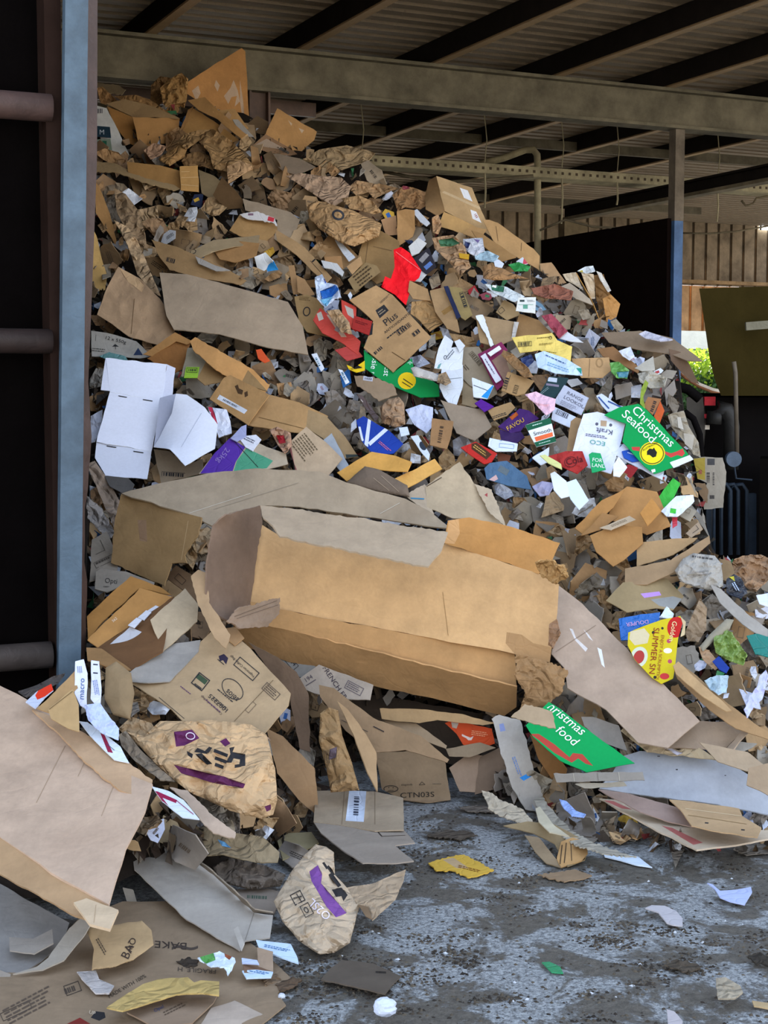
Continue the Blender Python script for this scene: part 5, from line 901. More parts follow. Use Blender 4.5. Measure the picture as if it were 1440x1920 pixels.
T('printed_carton','carton','CTN03S carton','brown carton printed CTN03S with a smiley at the heap foot',[
 ('front_panel','704,1412 766,1408 834,1424 845,1500 800,1504 755,1500 716,1480','#967e62',{'dec':[('t','CTN03S',750,1496,-2,9.5,'#2d2824',1.35),('ring',733,1479,14,6.5,0,1.4,'#2d2824'),('o',729,1477,1,1,0,'#2d2824'),('o',737,1477,1,1,0,'#2d2824'),('l',728,1482,738,1482,1,'#2d2824'),('t','alogoods',752,1473,-2,3.5,'#3f362c',1.2),('l',786,1472,797,1471,1,'#3f362c'),('l',786,1472,791,1466,1,'#3f362c'),('l',791,1466,797,1471,1,'#3f362c'),('tl',821,1470,20,3,0,1,'#5c4f40')]})],(775,1456),lift=.02,D=5.72,gy=0)
H('cardboard_board','cardboard','crumpled ridged carton','crumpled ridged carton standing inside the folded dark leaves','600,1338 616,1326 634,1332 642,1380 660,1430 674,1482 620,1486 612,1440 598,1390','#a08058',lift=.45,k=.3,cr=.03,puff=.03,dec=[('p','618,1405 632,1400 630,1420 616,1425','#6a5a60'),('tl',612,1420,26,12,85,3,'#6c5a44')])
T('cardboard_box','box','flat carton with a shipping label','flattened carton with a white barcode label on the floor at the heap foot',[
 ('upper_panel','592,1483 655,1482 704,1484 756,1496 757,1556 703,1558 642,1548 588,1541','#a29078',{'dec':[('p','655,1481 687,1481 682,1541 648,1539','#c9d3e2'),('b',668,1511,42,13,93,-9,'#3f4656'),('l',646,1483,641,1546,1,'#7d6a54'),('l',703,1484,703,1558,1,'#7d6a54')]}),
 ('lower_panel','588,1541 642,1548 703,1558 757,1556 778,1580,.02 740,1585,.03 776,1614,.06 745,1618,.06 680,1618,.06 640,1592,.05 602,1562,.02','#968a7c',{'dec':[('l',700,1550,716,1568,2,'#2e2620'),('l',716,1568,760,1566,1,'#4a3e34')]})],(680,1545),lift=.3,k=.9)
H('printed_wrapper','wrapper','orange animal print label','orange-red plastic label with a white kangaroo under the torn box','834,1356 846,1351 868,1354 885,1358 922,1366 928,1394 896,1406 868,1396 856,1376','#c84a20',lift=.1,D=5.85,k=.2,kind='p',dec=[('p','866,1376 874,1380 882,1383 888,1380 884,1388 878,1388 874,1384 866,1380','#dcc8bc'),('tl',900,1376,32,10,8,3,'#e09a70'),('p','846,1354 860,1356 856,1366 848,1364','#b9a898')])
for pp_,hx_,rf,lb in (('712,1328 790,1330 860,1338 930,1356 905,1360 820,1350 786,1356 716,1348','#a98a62','long kraft strip','long kraft strip lying just under the huge torn box'),('716,1350 780,1356 838,1398 836,1404 770,1378','#9b8468','stacked layers with a white edge','stacked brown layers with a white edge right of the folded leaves'),('836,1404 900,1392 930,1402 880,1420 842,1418','#9a866c','layered grey strips','layered grey strips below the orange animal print label'),('842,1440 880,1412 912,1418 918,1450 896,1486 862,1484','#9a826c','bent kraft slab','bent kraft slab right of the CTN03S carton'),('900,1420 948,1396 950,1450 928,1480 890,1490','#7a6654','dim kraft slab','dim kraft slab behind the tall grey torn slab')):
    H('cardboard_scrap','cardboard',rf,lb,pp_,hx_,lift=.1,D=5.82,k=.5)
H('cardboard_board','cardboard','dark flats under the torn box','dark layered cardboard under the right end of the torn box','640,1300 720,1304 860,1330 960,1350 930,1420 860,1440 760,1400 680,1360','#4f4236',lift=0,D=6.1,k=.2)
# ---------------------------------------------------------------- lower right
H('cardboard_board','cardboard','tall grey torn slab','tall grey torn slab with blue marks at the heap foot','922,1348 936,1340 975,1350 984,1380 1000,1440 1018,1490 1012,1520 986,1518 962,1480 942,1420','#a8a198',lift=.45,D=6.0,k=.5,jag=1.5,dec=[('p','936,1358 944,1356 948,1370 938,1372','#7a84ac'),('tl',970,1440,44,8,70,2,'#6a84b8'),('p','974,1458 990,1450 996,1456 982,1464','#2f84d0')])
T('sign_board','sign','lower green sign','green Christmas sign lying at the foot of the heap',[
 ('board','1029,1316 1052,1330 1090,1360 1140,1396 1190,1431 1150,1438 1100,1448 1050,1426 1000,1382 986,1360','#0a9a50',{'kind':'s','bend':.003,'dec':[('p','994,1376 1010,1376 1040,1396 1068,1420 1074,1412 1092,1414 1112,1436 1098,1432 1084,1422 1072,1430 1040,1412 1008,1386','#b04438'),('t','hristmas',1024,1326,39,17,'#eef4f0',1.02,.25),('t','food',1040,1370,39,17,'#eef4f0',1.02,.25)]})],(1090,1385),lift=.46,D=5.95,k=.6,th=.004)
H('cardboard_scrap','cardboard','tan leaf on the green sign','tan torn leaf resting on the left corner of the lower green sign','958,1344 984,1320 1010,1326 1036,1334 1042,1366 1006,1358','#ad9678',lift=.6,D=5.9,k=.7,jag=1)
H('cardboard_board','cardboard','brown carton behind the sign','dark orange-brown carton under the lower green sign','993,1376 1010,1390 1036,1404 1064,1442 1060,1456 1034,1460 1010,1424','#8c6238',lift=.38,D=6.0,k=.3)
H('cardboard_board','cardboard','large pale grey board','large smooth pale grey board lying at the lower right','1166,1418 1200,1408 1290,1414 1366,1428 1430,1470 1445,1500 1445,1528 1330,1506 1200,1490 1124,1478 1150,1446','#a9acb2',lift=.3,D=5.75,k=.9,th=.006,bend=.01,dec=[('r',1235,1418,5,1.5,0,INK),('r',1269,1443,4,2,0,INK),('r',1360,1454,3,1.5,0,INK)])
H('cardboard_board','cardboard','white backing sheet','pale white sheet behind the lower green sign','1090,1344 1112,1344 1160,1360 1176,1408 1130,1392 1096,1362','#b9b2aa',lift=.35,D=6.05,k=.5)
H('cardboard_board','cardboard','grey ribbed strip','straight grey ribbed strip in front of the lower green sign','1038,1450 1205,1447 1209,1463 1120,1465 1044,1467','#8f887e',lift=.6,D=5.8,k=.3,dec=[('l',1075,1450,1077,1465,1,'#b0a898'),('l',1120,1449,1122,1464,1,'#6f685e'),('l',1160,1448,1162,1464,1,'#b0a898')])
H('cardboard_board','cardboard','folded grey edge','thin grey folded edge under the ribbed strip','1078,1470 1170,1466 1176,1474 1096,1478','#99907f',lift=.55,D=5.75,k=.5)
H('cardboard_board','cardboard','mauve corrugated strip','mauve-brown corrugated strip in the lower right stack','1122,1480 1170,1486 1222,1500 1272,1514 1300,1550 1260,1542 1200,1522','#9b8478',lift=.42,D=5.6,k=.9)
H('cardboard_board','cardboard','cream board with red print','large cream board with faded red print at the bottom right stack','1124,1497 1160,1500 1230,1522 1310,1546 1445,1556 1445,1572 1380,1584 1306,1593 1230,1556','#c4b198',lift=.3,D=5.4,k=.95,th=.006,dec=[('p','1130,1500 1150,1502 1186,1518 1166,1516','#b0645c'),('p','1240,1548 1260,1552 1318,1580 1300,1584','#b0645c')])
H('cardboard_board','cardboard','slotted kraft board','kraft board with small slots on top of the cream board','1255,1499 1290,1502 1386,1516 1392,1530 1428,1552 1420,1570 1330,1556 1297,1548 1276,1518','#b59670',lift=.42,D=5.42,k=.95,dec=[('r',1325,1543,7,2.5,5,INK),('r',1393,1556,7,2.5,5,INK),('l',1285,1516,1390,1530,.9,'#d8c09a'),('l',1290,1528,1400,1545,.9,'#8c7048')])
H('cardboard_board','cardboard','crushed printed carton','crushed printed kraft carton behind the large pale grey board','1164,1370 1190,1342 1212,1360 1240,1362 1290,1390 1350,1425 1300,1420 1214,1410','#ae9a7a',lift=.42,D=5.95,k=.7,cr=.025,dec=[('p','1218,1388 1228,1386 1280,1412 1270,1416','#c4c2d0'),('tl',1250,1392,50,6,25,2,'#6c5c48')])
H('cardboard_board','cardboard','pair of taupe flaps','taupe flaps right of the crushed printed carton','1312,1392 1360,1402 1402,1410 1440,1440 1440,1450 1400,1446 1346,1428','#a79278',lift=.5,D=5.85,k=.8)
H('cardboard_board','cardboard','taupe block at the edge','taupe bent block at the right edge on the grey board','1404,1440 1445,1430 1445,1494 1424,1482 1400,1472','#a08a70',lift=.5,D=5.7,k=.6)
H('cardboard_board','cardboard','thin grey leaf','thin grey leaf right of the pinkish box end','1370,1408 1380,1390 1420,1394 1410,1402 1390,1410','#a39c90',lift=.4,D=5.9)
H('cardboard_scrap','cardboard','torn curl at the foot','torn curling pale strip at the very foot of the heap','903,1482 916,1484 940,1500 978,1516 1010,1552 985,1546 940,1530 918,1518','#b5a892',lift=.4,D=5.75,k=.8,cr=.02,jag=1.5)
H('cardboard_scrap','cardboard','long ragged strip','long ragged grey strip trailing onto the floor','1000,1500 1016,1492 1044,1530 1076,1560 1112,1580 1160,1596 1194,1606 1140,1602 1080,1586 1040,1560','#a8a090',lift=.42,D=5.55,k=.95,cr=.02,jag=2)
H('cardboard_scrap','cardboard','cream torn wedge','cream torn wedge above the long ragged strip','1004,1516 1012,1512 1040,1548 1068,1568 1030,1560 1010,1540','#c2b89e',lift=.5,D=5.6,k=.8)
H('cardboard_scrap','cardboard','blue plastic bit','small blue plastic piece beside the long ragged strip','1048,1498 1062,1502 1080,1520 1098,1526 1094,1532 1072,1530 1058,1516','#8fa8e0',lift=.45,D=5.62,kind='g',cr=.02)
T('rolled_carton','cardboard roll','rolled cartons','rolled layered brown cartons lying on the floor at the heap foot',[
 ('outer_roll','944,1548 990,1540 1040,1546 1090,1572 1102,1594 1096,1612 1064,1624 1040,1582 1000,1562','#94805f',{'bend':.01}),
 ('end_layers','1052,1578,.05 1074,1570,.05 1098,1578,.05 1102,1600,.05 1090,1614,.05 1052,1626,.05 1044,1610,.05','#b38c5c',{'dec':[('l',1054,1584,1050,1620,1.6,'#3a2e22'),('l',1062,1580,1058,1618,1.6,'#3a2e22'),('l',1070,1576,1072,1614,1.2,'#3a2e22'),('l',1074,1570,1100,1590,1.6,'#3a2e22')]}),
 ('lower_fold','984,1566,.02 1010,1570,.03 1044,1612,.05 1052,1626,.05 1024,1618,.04 1004,1598,.03','#8d7a60')],(1030,1585),lift=.1,D=5.15,gy=-.3)
H('paper_strip','paper strip','bluish white floor strip','bluish white paper strip on the floor right of the rolled cartons','1130,1597 1150,1598 1196,1606 1223,1626 1196,1622 1160,1612 1134,1606','#cfdbe6',lift=.1,D=5.1,k=1,kind='p')
# ---------------------------------------------------------------- lower left
T('cardboard_box','box','huge foreground box','huge pale brown box cut off by the left edge of the view',[
 ('top_panel','-20,1275 85,1330 150,1390 230,1448 286,1470 272,1520 236,1590 204,1696 120,1650 -20,1556','#c3a890',{'bend':.012,'dec':[('l',122,1398,68,1505,.8,'#9c8468'),('l',214,1470,190,1530,.8,'#9c8468'),('l',160,1425,146,1456,.8,'#9c8468')],'lb':'pale top of the huge box'}),
 ('side_panel','-20,1556 120,1650 204,1696 200,1736,-.04 140,1716,-.04 -20,1628,-.06','#b0906c',{'lb':'darker corrugated side of the huge box'}),
 ('edge_flap','60,1330,.04 110,1348,.04 190,1392,.04 286,1462,.03 276,1500,.04 222,1480,.05 162,1430,.05 112,1376,.05','#b79776',{'jag':1}),
 ('corner_tab','138,1692,.03 162,1684,.03 222,1706,.03 206,1742,.03 168,1732,.03','#cbb292',{'dec':[('l',150,1692,148,1706,.8,'#ab9070'),('l',180,1696,176,1730,.8,'#ab9070')]})],(120,1510),lift=.35,D=4.85,gy=-.28,k=.8,th=.008)
T('printed_carton','carton','white lettered strips','white lettered carton strips standing beside the post foot',[
 ('left_strip','141,1240 157,1236 164,1262 162,1330 150,1322 140,1300','#dcdff0',{'kind':'p','dec':[('t','macro',157,1312,-88,10,'#3c5c90',1.1),('tl',149,1256,14,10,85,3,'#7a88a8')]}),
 ('right_strip','171,1238 186,1240 190,1290 188,1332 170,1310','#d3d7ea',{'kind':'p','dec':[('r',179,1246,9,2.5,5,'#33343c'),('r',179,1262,9,2.5,5,'#33343c'),('tl',180,1290,30,10,80,3,'#6f7fa8')]}),
 ('crushed_base','158,1322 188,1318 206,1345 223,1366 222,1388 190,1374 165,1350','#bac6e8',{'kind':'p','cr':.02})],(175,1310),lift=.5,D=5.35,k=.4)
H('printed_sheet','paper','red-tipped tube','small rolled leaflet with a bright red end beside the post foot','48,1316 70,1296 96,1282 100,1294 84,1308 66,1328','#c4cadc',lift=.3,D=5.3,kind='p',dec=[('p','66,1304 72,1294 96,1282 100,1294 84,1306 70,1312','#e03a20')])
H('cardboard_scrap','cardboard','grey rag by the post foot','dark grey crumpled rag behind the red-tipped tube','34,1296 70,1284 100,1268 122,1262 108,1282 76,1294 50,1308','#4f4844',lift=.2,D=5.35,cr=.03)
H('cardboard_board','cardboard','kraft leaf beside the strips','kraft leaf leaning left of the white lettered strips','70,1328 104,1296 140,1258 146,1290 112,1320 92,1336','#a5855c',lift=.45,D=5.3,k=.5)
H('printed_carton','carton','kraft box with letter S','kraft box marked with a black letter S left of the white strips','90,1330 136,1292 147,1320 148,1372 128,1366 96,1348','#ab8e64',lift=.48,D=5.25,k=.4,dec=[('t','S',112,1362,-70,9,INK),('l',92,1330,136,1296,1,'#5e4a30')])
T('printed_carton','carton','red framed white card','long white card with dark red borders passing under the huge box flap',[
 ('upper_card','148,1352 164,1354 190,1372 226,1400 242,1430 214,1424 168,1378','#cfd9e4',{'kind':'p','dec':[('p','188,1374 196,1378 212,1412 202,1410','#8a2440'),('fr',212,1396,18,14,40,0,'#3a4a6a')]}),
 ('lower_card','284,1474 318,1484 344,1500 374,1536 342,1532 304,1502','#cdd6e2',{'kind':'p','dec':[('p','284,1482 296,1484 330,1530 318,1522','#8f1f44'),('p','296,1484 332,1500 330,1506 300,1494','#8f1f44'),('l',330,1500,374,1536,1.2,'#8f1f44')]})],(260,1440),lift=.42,D=5.05,k=.8)
H('cardboard_board','cardboard','mauve kraft strip','mauve-brown torn strip right of the red framed card','318,1476 352,1482 400,1530 442,1560 440,1572 400,1562 376,1538 346,1500','#b09a86',lift=.42,D=5.0,k=.8,jag=1)
T('paper_bag','paper bag','kana paper bag','large crumpled kraft bag with black kana and purple bands',[
 ('bag_body','238,1372 270,1380 300,1352 352,1352 400,1350 470,1358 500,1378 516,1440 520,1500 512,1528 490,1536 430,1520 350,1482 290,1430 266,1404','#c9a67c',{'cr':.06,'puff':.08,'fq':.014,'dec':[
   ('p','326,1372 360,1368 374,1384 346,1398 330,1400','#5c2450'),('p','412,1390 424,1384 432,1394 422,1400','#5c2450'),('p','326,1434 350,1440 420,1456 460,1470 456,1478 400,1468 340,1450','#5a2448'),('p','496,1512 508,1508 508,1518 500,1522','#5a2448'),
   ('p','430,1402 440,1400 436,1410 460,1414 460,1436 448,1438 450,1424 438,1422 434,1430 424,1430 432,1414',INK),('p','440,1434 452,1432 452,1438 440,1440',INK),
   ('p','402,1404 428,1414 426,1420 400,1410',INK),('p','404,1418 426,1426 424,1432 402,1424',INK),('p','404,1430 420,1436 418,1442 402,1436',INK),
   ('p','364,1410 390,1414 398,1402 392,1400 384,1408 370,1402',INK),('p','366,1414 378,1412 398,1432 388,1434',INK),('p','350,1408 362,1414 360,1422 352,1416',INK),
   ('ring',357,1380,9,7,10,1.8,'#cfc0d0')]}),
 ('bag_mouth','222,1366,.02 246,1344,.02 284,1356,.02 300,1380 290,1410 262,1400 238,1384','#a58a68',{'cr':.03}),
 ('rear_fold','330,1358,-.03 400,1346,-.03 480,1362,-.03 508,1388 480,1384 420,1372 360,1372','#b09072',{'cr':.02})],(390,1440),lift=.42,D=5.3,k=.7,th=.002)
H('cardboard_scrap','cardboard','layered rims left of the bag','layered greyish rims left of the kana paper bag','222,1378 236,1370 262,1404 300,1440 330,1466 300,1462 250,1424 228,1398','#8f7f6b',lift=.36,D=5.25,cr=.02)
T('cardboard_box','box','long grey trough carton','long grey opened carton sloping down left of the second paper bag',[
 ('main_panel','249,1606 268,1568 290,1560 319,1580 400,1640 476,1711 512,1716 506,1758 460,1764 450,1782 350,1724 252,1630','#a9a196',{'dec':[('l',288,1572,262,1618,.9,'#5a5248'),('l',476,1712,460,1762,.9,'#7d756a')]}),
 ('end_flap','246,1598 268,1540 290,1560 286,1570 264,1616','#a89c8c',{'jag':1,'dec':[('l',252,1582,266,1590,1,INK)]}),
 ('side_wall','319,1580,.01 330,1582,.07 400,1636,.07 478,1706,.07 512,1712,.05 476,1711,.01 400,1640,.01','#85796a',{}),
 ('lower_tab','438,1742,.04 446,1736,.05 458,1768,.05 452,1782,.04','#b3aba0')],(380,1670),lift=.25,D=4.68,gy=-.3)
H('cardboard_scrap','cardboard','rippled torn carton','rippled torn carton below the kana paper bag','336,1542 380,1550 440,1562 492,1568 524,1598 520,1616 480,1618 420,1602 356,1604 340,1580','#938266',lift=.3,D=5.0,k=.6,cr=.03,dec=[('p','408,1574 420,1578 434,1590 416,1586','#6ea6d0')])
H('cardboard_scrap','cardboard','small upright scrap','small upright scrap left of the rippled torn carton','292,1578 306,1528 332,1542 338,1556 326,1588','#ab9674',lift=.35,D=5.0,k=.3,jag=1)
H('kraft_paper','paper','grey lump below the rippled carton','grey-brown crumpled lump below the rippled torn carton','396,1626 430,1608 500,1624 536,1640 526,1662 470,1668 420,1656','#766a5e',lift=.25,D=4.95,cr=.04,puff=.04)
H('printed_carton','carton','green barcode strip carton','grey carton with a green barcode strip left of the second bag','444,1668 500,1666 528,1672 514,1712 480,1708 452,1688','#97897a',lift=.15,D=4.85,dec=[('b',482,1682,44,8,3,-14,'#3f5a48')])
H('kraft_paper','paper','yellowish flat paper','yellowish flat paper with a blue strip behind the second bag','520,1576 540,1562 584,1560 598,1580 560,1600 530,1612','#9c8f6c',lift=.15,D=5.2,k=1,dec=[('p','530,1582 550,1588 548,1594 528,1590','#2a5cb0')])
T('paper_bag','paper bag','second paper bag','crumpled kraft bag with a purple lettered band on the floor',[
 ('bag_body','513,1690 530,1662 545,1636 570,1604 592,1583 612,1588 626,1598 628,1640 650,1664 676,1696 668,1720 656,1768 628,1786 600,1790 560,1764 530,1728','#c6b094',{'cr':.045,'puff':.08,'fq':.016,'dec':[
   ('p','580,1634 596,1622 604,1640 602,1656 636,1696 650,1712 630,1720 612,1700 596,1672 584,1652','#7a4a90'),
   ('t','O2SL',622,1716,222,15,'#e4d8e4',1),('fr',558,1683,22,22,62,0,INK),('fr',575,1706,24,18,62,0,INK),('l',550,1684,566,1680,1.5,INK),('l',556,1676,566,1692,1.5,INK),('ring',574,1706,6,4,60,1.5,INK),
   ('p','604,1618 608,1616 616,1628 612,1630',INK),('p','612,1626 616,1622 628,1640 624,1642',INK),('p','616,1640 622,1636 640,1660 634,1664',INK),('p','622,1668 640,1664 652,1678 644,1690 640,1680 630,1682',INK)]}),
 ('side_tail','650,1664,.02 700,1656,.04 760,1630,.06 757,1650,.06 742,1686,.06 718,1708,.05 698,1726,.04 688,1710,.03 672,1698,.02','#b19a7e',{'cr':.025}),
 ('mouth_edge','672,1696,.06 690,1700,.06 698,1724,.06 686,1718,.06','#7c654c')],(610,1700),lift=.12,D=4.5,gy=-.3,th=.002)
H('printed_sheet','paper','yellow trampled label','trampled yellow printed label lying on the floor','803,1618 840,1606 870,1602 926,1631 900,1640 880,1645 850,1632 818,1632','#c9a240',lift=.03,D=floorD(1622),gy=-.5,kind='p',cr=.006,jag=1.5,dec=[('p','830,1612 850,1608 880,1628 856,1628','#b59a74'),('tl',884,1630,50,6,14,2,'#8a5a20')])
T('printed_carton','carton','trampled bakery carton','large trampled bakery carton lying flat in the bottom left corner',[
 ('flat_panel','-20,1790 80,1790 150,1720 230,1690 330,1690 430,1740 500,1790 548,1836 520,1862 536,1884 470,1935 -20,1935','#8f7a62',{'bend':.004,'dec':[
   ('t','BAKE',352,1768,184,13,'#3c322c',1.4),('t','FRAGILE, H',406,1818,184,8,'#4a4038',1.3),('t','MADE WITH 100%',205,1872,-30,7,'#3c342c',1),('t','~',320,1792,0,40,'#4a4038',1.6),
   ('fr',136,1853,30,20,-20,0,'#4a4038'),('b',130,1856,22,14,-20,-6,'#4a4038'),('tl',60,1882,110,34,-28,5,'#5a4c40'),('fr',30,1895,60,16,-25,0,'#4a4038'),('p','180,1896 196,1898 198,1908 186,1914 170,1908',INK),('t','UP',166,1900,18,7,'#c8b8a0'),('p','125,1920 150,1908 170,1920','#7a2a24')]})],(260,1860),lift=.02,D=floorD(1860),gy=-.36,k=1)
T('printed_carton','carton','Opal card','muddy flat card with small print beside the yellow kraft strip',[('flat_panel','238,1898 280,1870 350,1856 412,1858 400,1880 360,1918 290,1925','#8c7762',{'dec':[('t','Opal',290,1898,-28,6,'#3a4a7a',1.2),('tl',330,1890,50,10,-26,2,'#5a4a3c')]})],(325,1890),lift=.06,D=floorD(1890),gy=-.34)
H('printed_carton','carton','lettered kraft bag end','kraft carton end with large dark letters below the huge box','160,1738 200,1736 266,1726 284,1744 288,1772 250,1800 210,1814 172,1818 176,1780','#b3966e',lift=.1,D=4.15,gy=-.3,puff=.02,dec=[('t','BA',240,1800,-65,16,'#3a2e28'),('t','Qty',244,1757,100,12,'#3a2e28'),('tl',190,1775,34,8,60,2,'#4a3e34')])
T('cardboard_box','box','grey curled carton','grey opened carton with a curled side in the bottom left',[
 ('floor_panel','-20,1645 60,1692 130,1730 120,1764 80,1800 30,1832 -20,1820','#8f8b86'),
 ('curled_side','24,1826,.02 70,1812,.04 90,1796,.05 130,1740,.1 190,1688,.12 194,1692,.12 160,1750,.1 120,1800,.06 80,1818,.04','#a39a8c',{'bend':.015}),
 ('small_flap','17,1757,.06 62,1760,.06 98,1742,.06 100,1768,.06 64,1788,.06 18,1782,.06','#8d857b')],(70,1770),lift=.1,D=4.22,gy=-.3)
H('cardboard_board','cardboard','grey box corner','grey box corner at the extreme bottom left','-20,1812 20,1826 18,1880 -20,1890','#948a7e',lift=.2,D=4.1,k=.3)
H('kraft_paper','paper','torn grey fold','torn grey folded carton below the long grey trough','230,1664 250,1668 262,1712 300,1716 350,1718 306,1750 280,1736 244,1716','#aca293',lift=.22,D=4.7,k=.6,dec=[('p','256,1690 268,1672 300,1700 284,1706','#8a3a34')])
H('printed_sheet','paper','yellow kraft strip','crumpled yellow-brown paper strip in the bottom left','200,1889 240,1862 268,1845 300,1835 352,1832 364,1842 376,1838 411,1840 411,1866 380,1862 330,1864 280,1880 230,1895','#b49a60',lift=.10,D=floorD(1865),gy=-.33,cr=.02)
H('printed_scrap','paper','green and white scrap','crumpled green and white printed scrap left of the blue receipts','370,1796 396,1788 412,1784 440,1796 442,1804 428,1828 420,1812 398,1814','#cfdce8',lift=.1,D=floorD(1805),gy=-.3,kind='p',cr=.03,dec=[('p','374,1794 400,1786 404,1800 384,1808','#5a9a50'),('p','420,1784 436,1792 430,1800 422,1794','#8a4a30')])
for pp_,rf,lb in (('480,1762 510,1766 545,1770 558,1796 560,1806 530,1796 486,1778','upper blue receipt','upper of the two pale blue printed slips near the second bag'),('454,1820 480,1818 512,1822 508,1832 462,1834','lower blue receipt','lower of the two pale blue printed slips near the second bag')):
    H('paper_slip','paper',rf,lb,pp_,'#c2d6ea',lift=.10,D=floorD(1785) if 'upper' in rf else floorD(1826),gy=-.3,kind='p',dec=[('tl',centre(parse(pp_))[0]-4,centre(parse(pp_))[1]-4,50,6,12,2,'#4a78a8')])
T('cardboard_box','box','tiny brown carton','tiny muddy open carton beside the blue slips',[('back_wall','482,1776 512,1784 512,1822 484,1812','#9c8670'),('base','456,1806,.03 484,1812 512,1822 500,1826,.04 458,1824,.04','#7e624e'),('blue_liner','453,1796,.04 482,1800,.04 486,1808,.04 454,1806,.04','#b0bcd8',{'kind':'p'})],(485,1805),lift=.1,D=floorD(1805),gy=-.2)
H('plastic_film','film','grey plastic film','thin translucent grey film scrap on the trampled bakery carton','144,1822 180,1820 186,1836 214,1848 204,1862 180,1862 158,1840','#b8b2ae',lift=.06,D=floorD(1842),gy=-.33,kind='g',cr=.01)
H('cardboard_scrap','cardboard','pale worn patch','pale worn cardboard patch at the bottom edge','396,1890 440,1876 500,1905 480,1930 370,1930','#b0a090',lift=.045,D=floorD(1905),gy=-.34)
H('cardboard_board','cardboard','dark floor board','dark muddy cardboard piece flat on the floor','602,1836 620,1815 642,1800 700,1806 752,1830 735,1846 722,1863 660,1848','#5d5348',lift=.03,D=floorD(1832),gy=-.37,k=1,dec=[('r',714,1823,20,4,3,'#2a2622')])
# floor litter
FL = lambda y: CAMZ/(-ray(720, y).z)
def F(name, cat, ref, label, poly, hx, up=.02, **kw):
    pp = parse(poly); cx, cy = centre(pp); D = FL(cy); g = (FL(cy+5)-FL(cy-5))*10*.8
    kw.setdefault('gy', g); H(name, cat, ref, label, pp, hx, lift=up, D=D, **kw)
F('paper_scrap','paper','curved grey floor scrap','curved grey paper scrap on the open floor at the right','1210,1702 1222,1697 1246,1698 1268,1708 1280,1722 1280,1736 1262,1734 1250,1730 1234,1710','#b3aeb0',up=.06,kind='p',bend=.02)
F('paper_scrap','paper','bluish leaf scrap','bluish curled paper leaf on the floor near the right edge','1326,1655 1336,1658 1350,1670 1380,1668 1408,1663 1410,1672 1396,1696 1370,1690 1350,1682 1340,1666','#aeb8dc',up=.07,kind='p',bend=.02)
F('cardboard_scrap','cardboard','corrugated floor bit','small ribbed corrugated scrap on the floor at the lower right','1342,1834 1360,1832 1388,1848 1393,1860 1378,1872 1346,1872','#a99c86',up=.08,cr=.015,dec=[('l',1346,1845,1376,1850,.8,'#857a66'),('l',1347,1855,1380,1860,.8,'#857a66')])
F('plastic_scrap','plastic scrap','green floor scrap','small green plastic scrap lying on the floor','1016,1804 1030,1803 1050,1812 1056,1824 1034,1822','#2f8a5c',up=.03,kind='g')
F('cardboard_scrap','cardboard','brown floor scrap','flat torn brown scrap on the floor below the rolled cartons','1008,1640 1040,1636 1080,1630 1110,1641 1090,1648 1058,1653','#8b745a',up=.03,jag=1.5)
F('paper_scrap','paper','pale bottom scrap','pale scrap cut by the bottom edge at the right','1250,1892 1264,1896 1280,1914 1276,1935 1254,1935','#b4acac',up=.05,kind='p')
F('cardboard_scrap','cardboard','tan scrap at the right edge','tan scrap on the floor at the right edge','1410,1876 1440,1880 1450,1892 1414,1886','#b59c74',up=.03)
ball('paper_ball','crumpled paper','white paper ball','crumpled white paper ball on the floor at the bottom centre',722,1888,22,'#d3daea',lift=.03,D=FL(1912),sq=(1,1,.75),seed=3)
ball('paper_ball','crumpled paper','tiny white paper ball','tiny white paper bit right of the pale worn patch',528,1868,7,'#c8ccd4',lift=.01,D=FL(1875),seed=5)

# muddy bits around the foot of the second bag
for pp_,hx_,rf_,lb in (('516,1846 546,1832 566,1836 552,1850 526,1858','#5f4d3c','muddy shred','muddy cardboard shred between the tiny brown carton and the dark floor board'),
    ('486,1832 520,1826 528,1838 500,1848','#77624c','reddish mud flap','flat reddish-brown torn flap just below the tiny brown carton'),
    ('330,1802 352,1794 372,1800 366,1812 344,1812','#3f362d','mud clod','dark mud clod left of the green and white scrap'),
    ('852,1418 862,1414 905,1418 900,1424','#6a5a4a','thin dark strip','thin dark strip above the bent kraft slab'),
    ('860,1512 900,1510 945,1517 930,1522 880,1521','#6b6258','wet grey strip','wet grey paper strip on the floor before the dim kraft slab'),
    ('800,1566 836,1556 880,1560 896,1566 860,1574','#4f463c','wet mud patch','wet brown scrap flattened on the floor right of the shipping label carton'),
    ('1402,1792 1420,1786 1445,1796 1445,1812 1416,1806','#3a342c','mud lump at the edge','dark mud lump at the right edge of the floor'),
    ('1246,1808 1270,1798 1306,1806 1314,1816 1280,1822','#544a3e','crumbly mud lump','crumbly mud lump on the floor in front of the curved grey scrap')):
    F('muddy_scrap','scrap',rf_,lb,pp_,hx_,up=.03,cr=.02,jag=2)
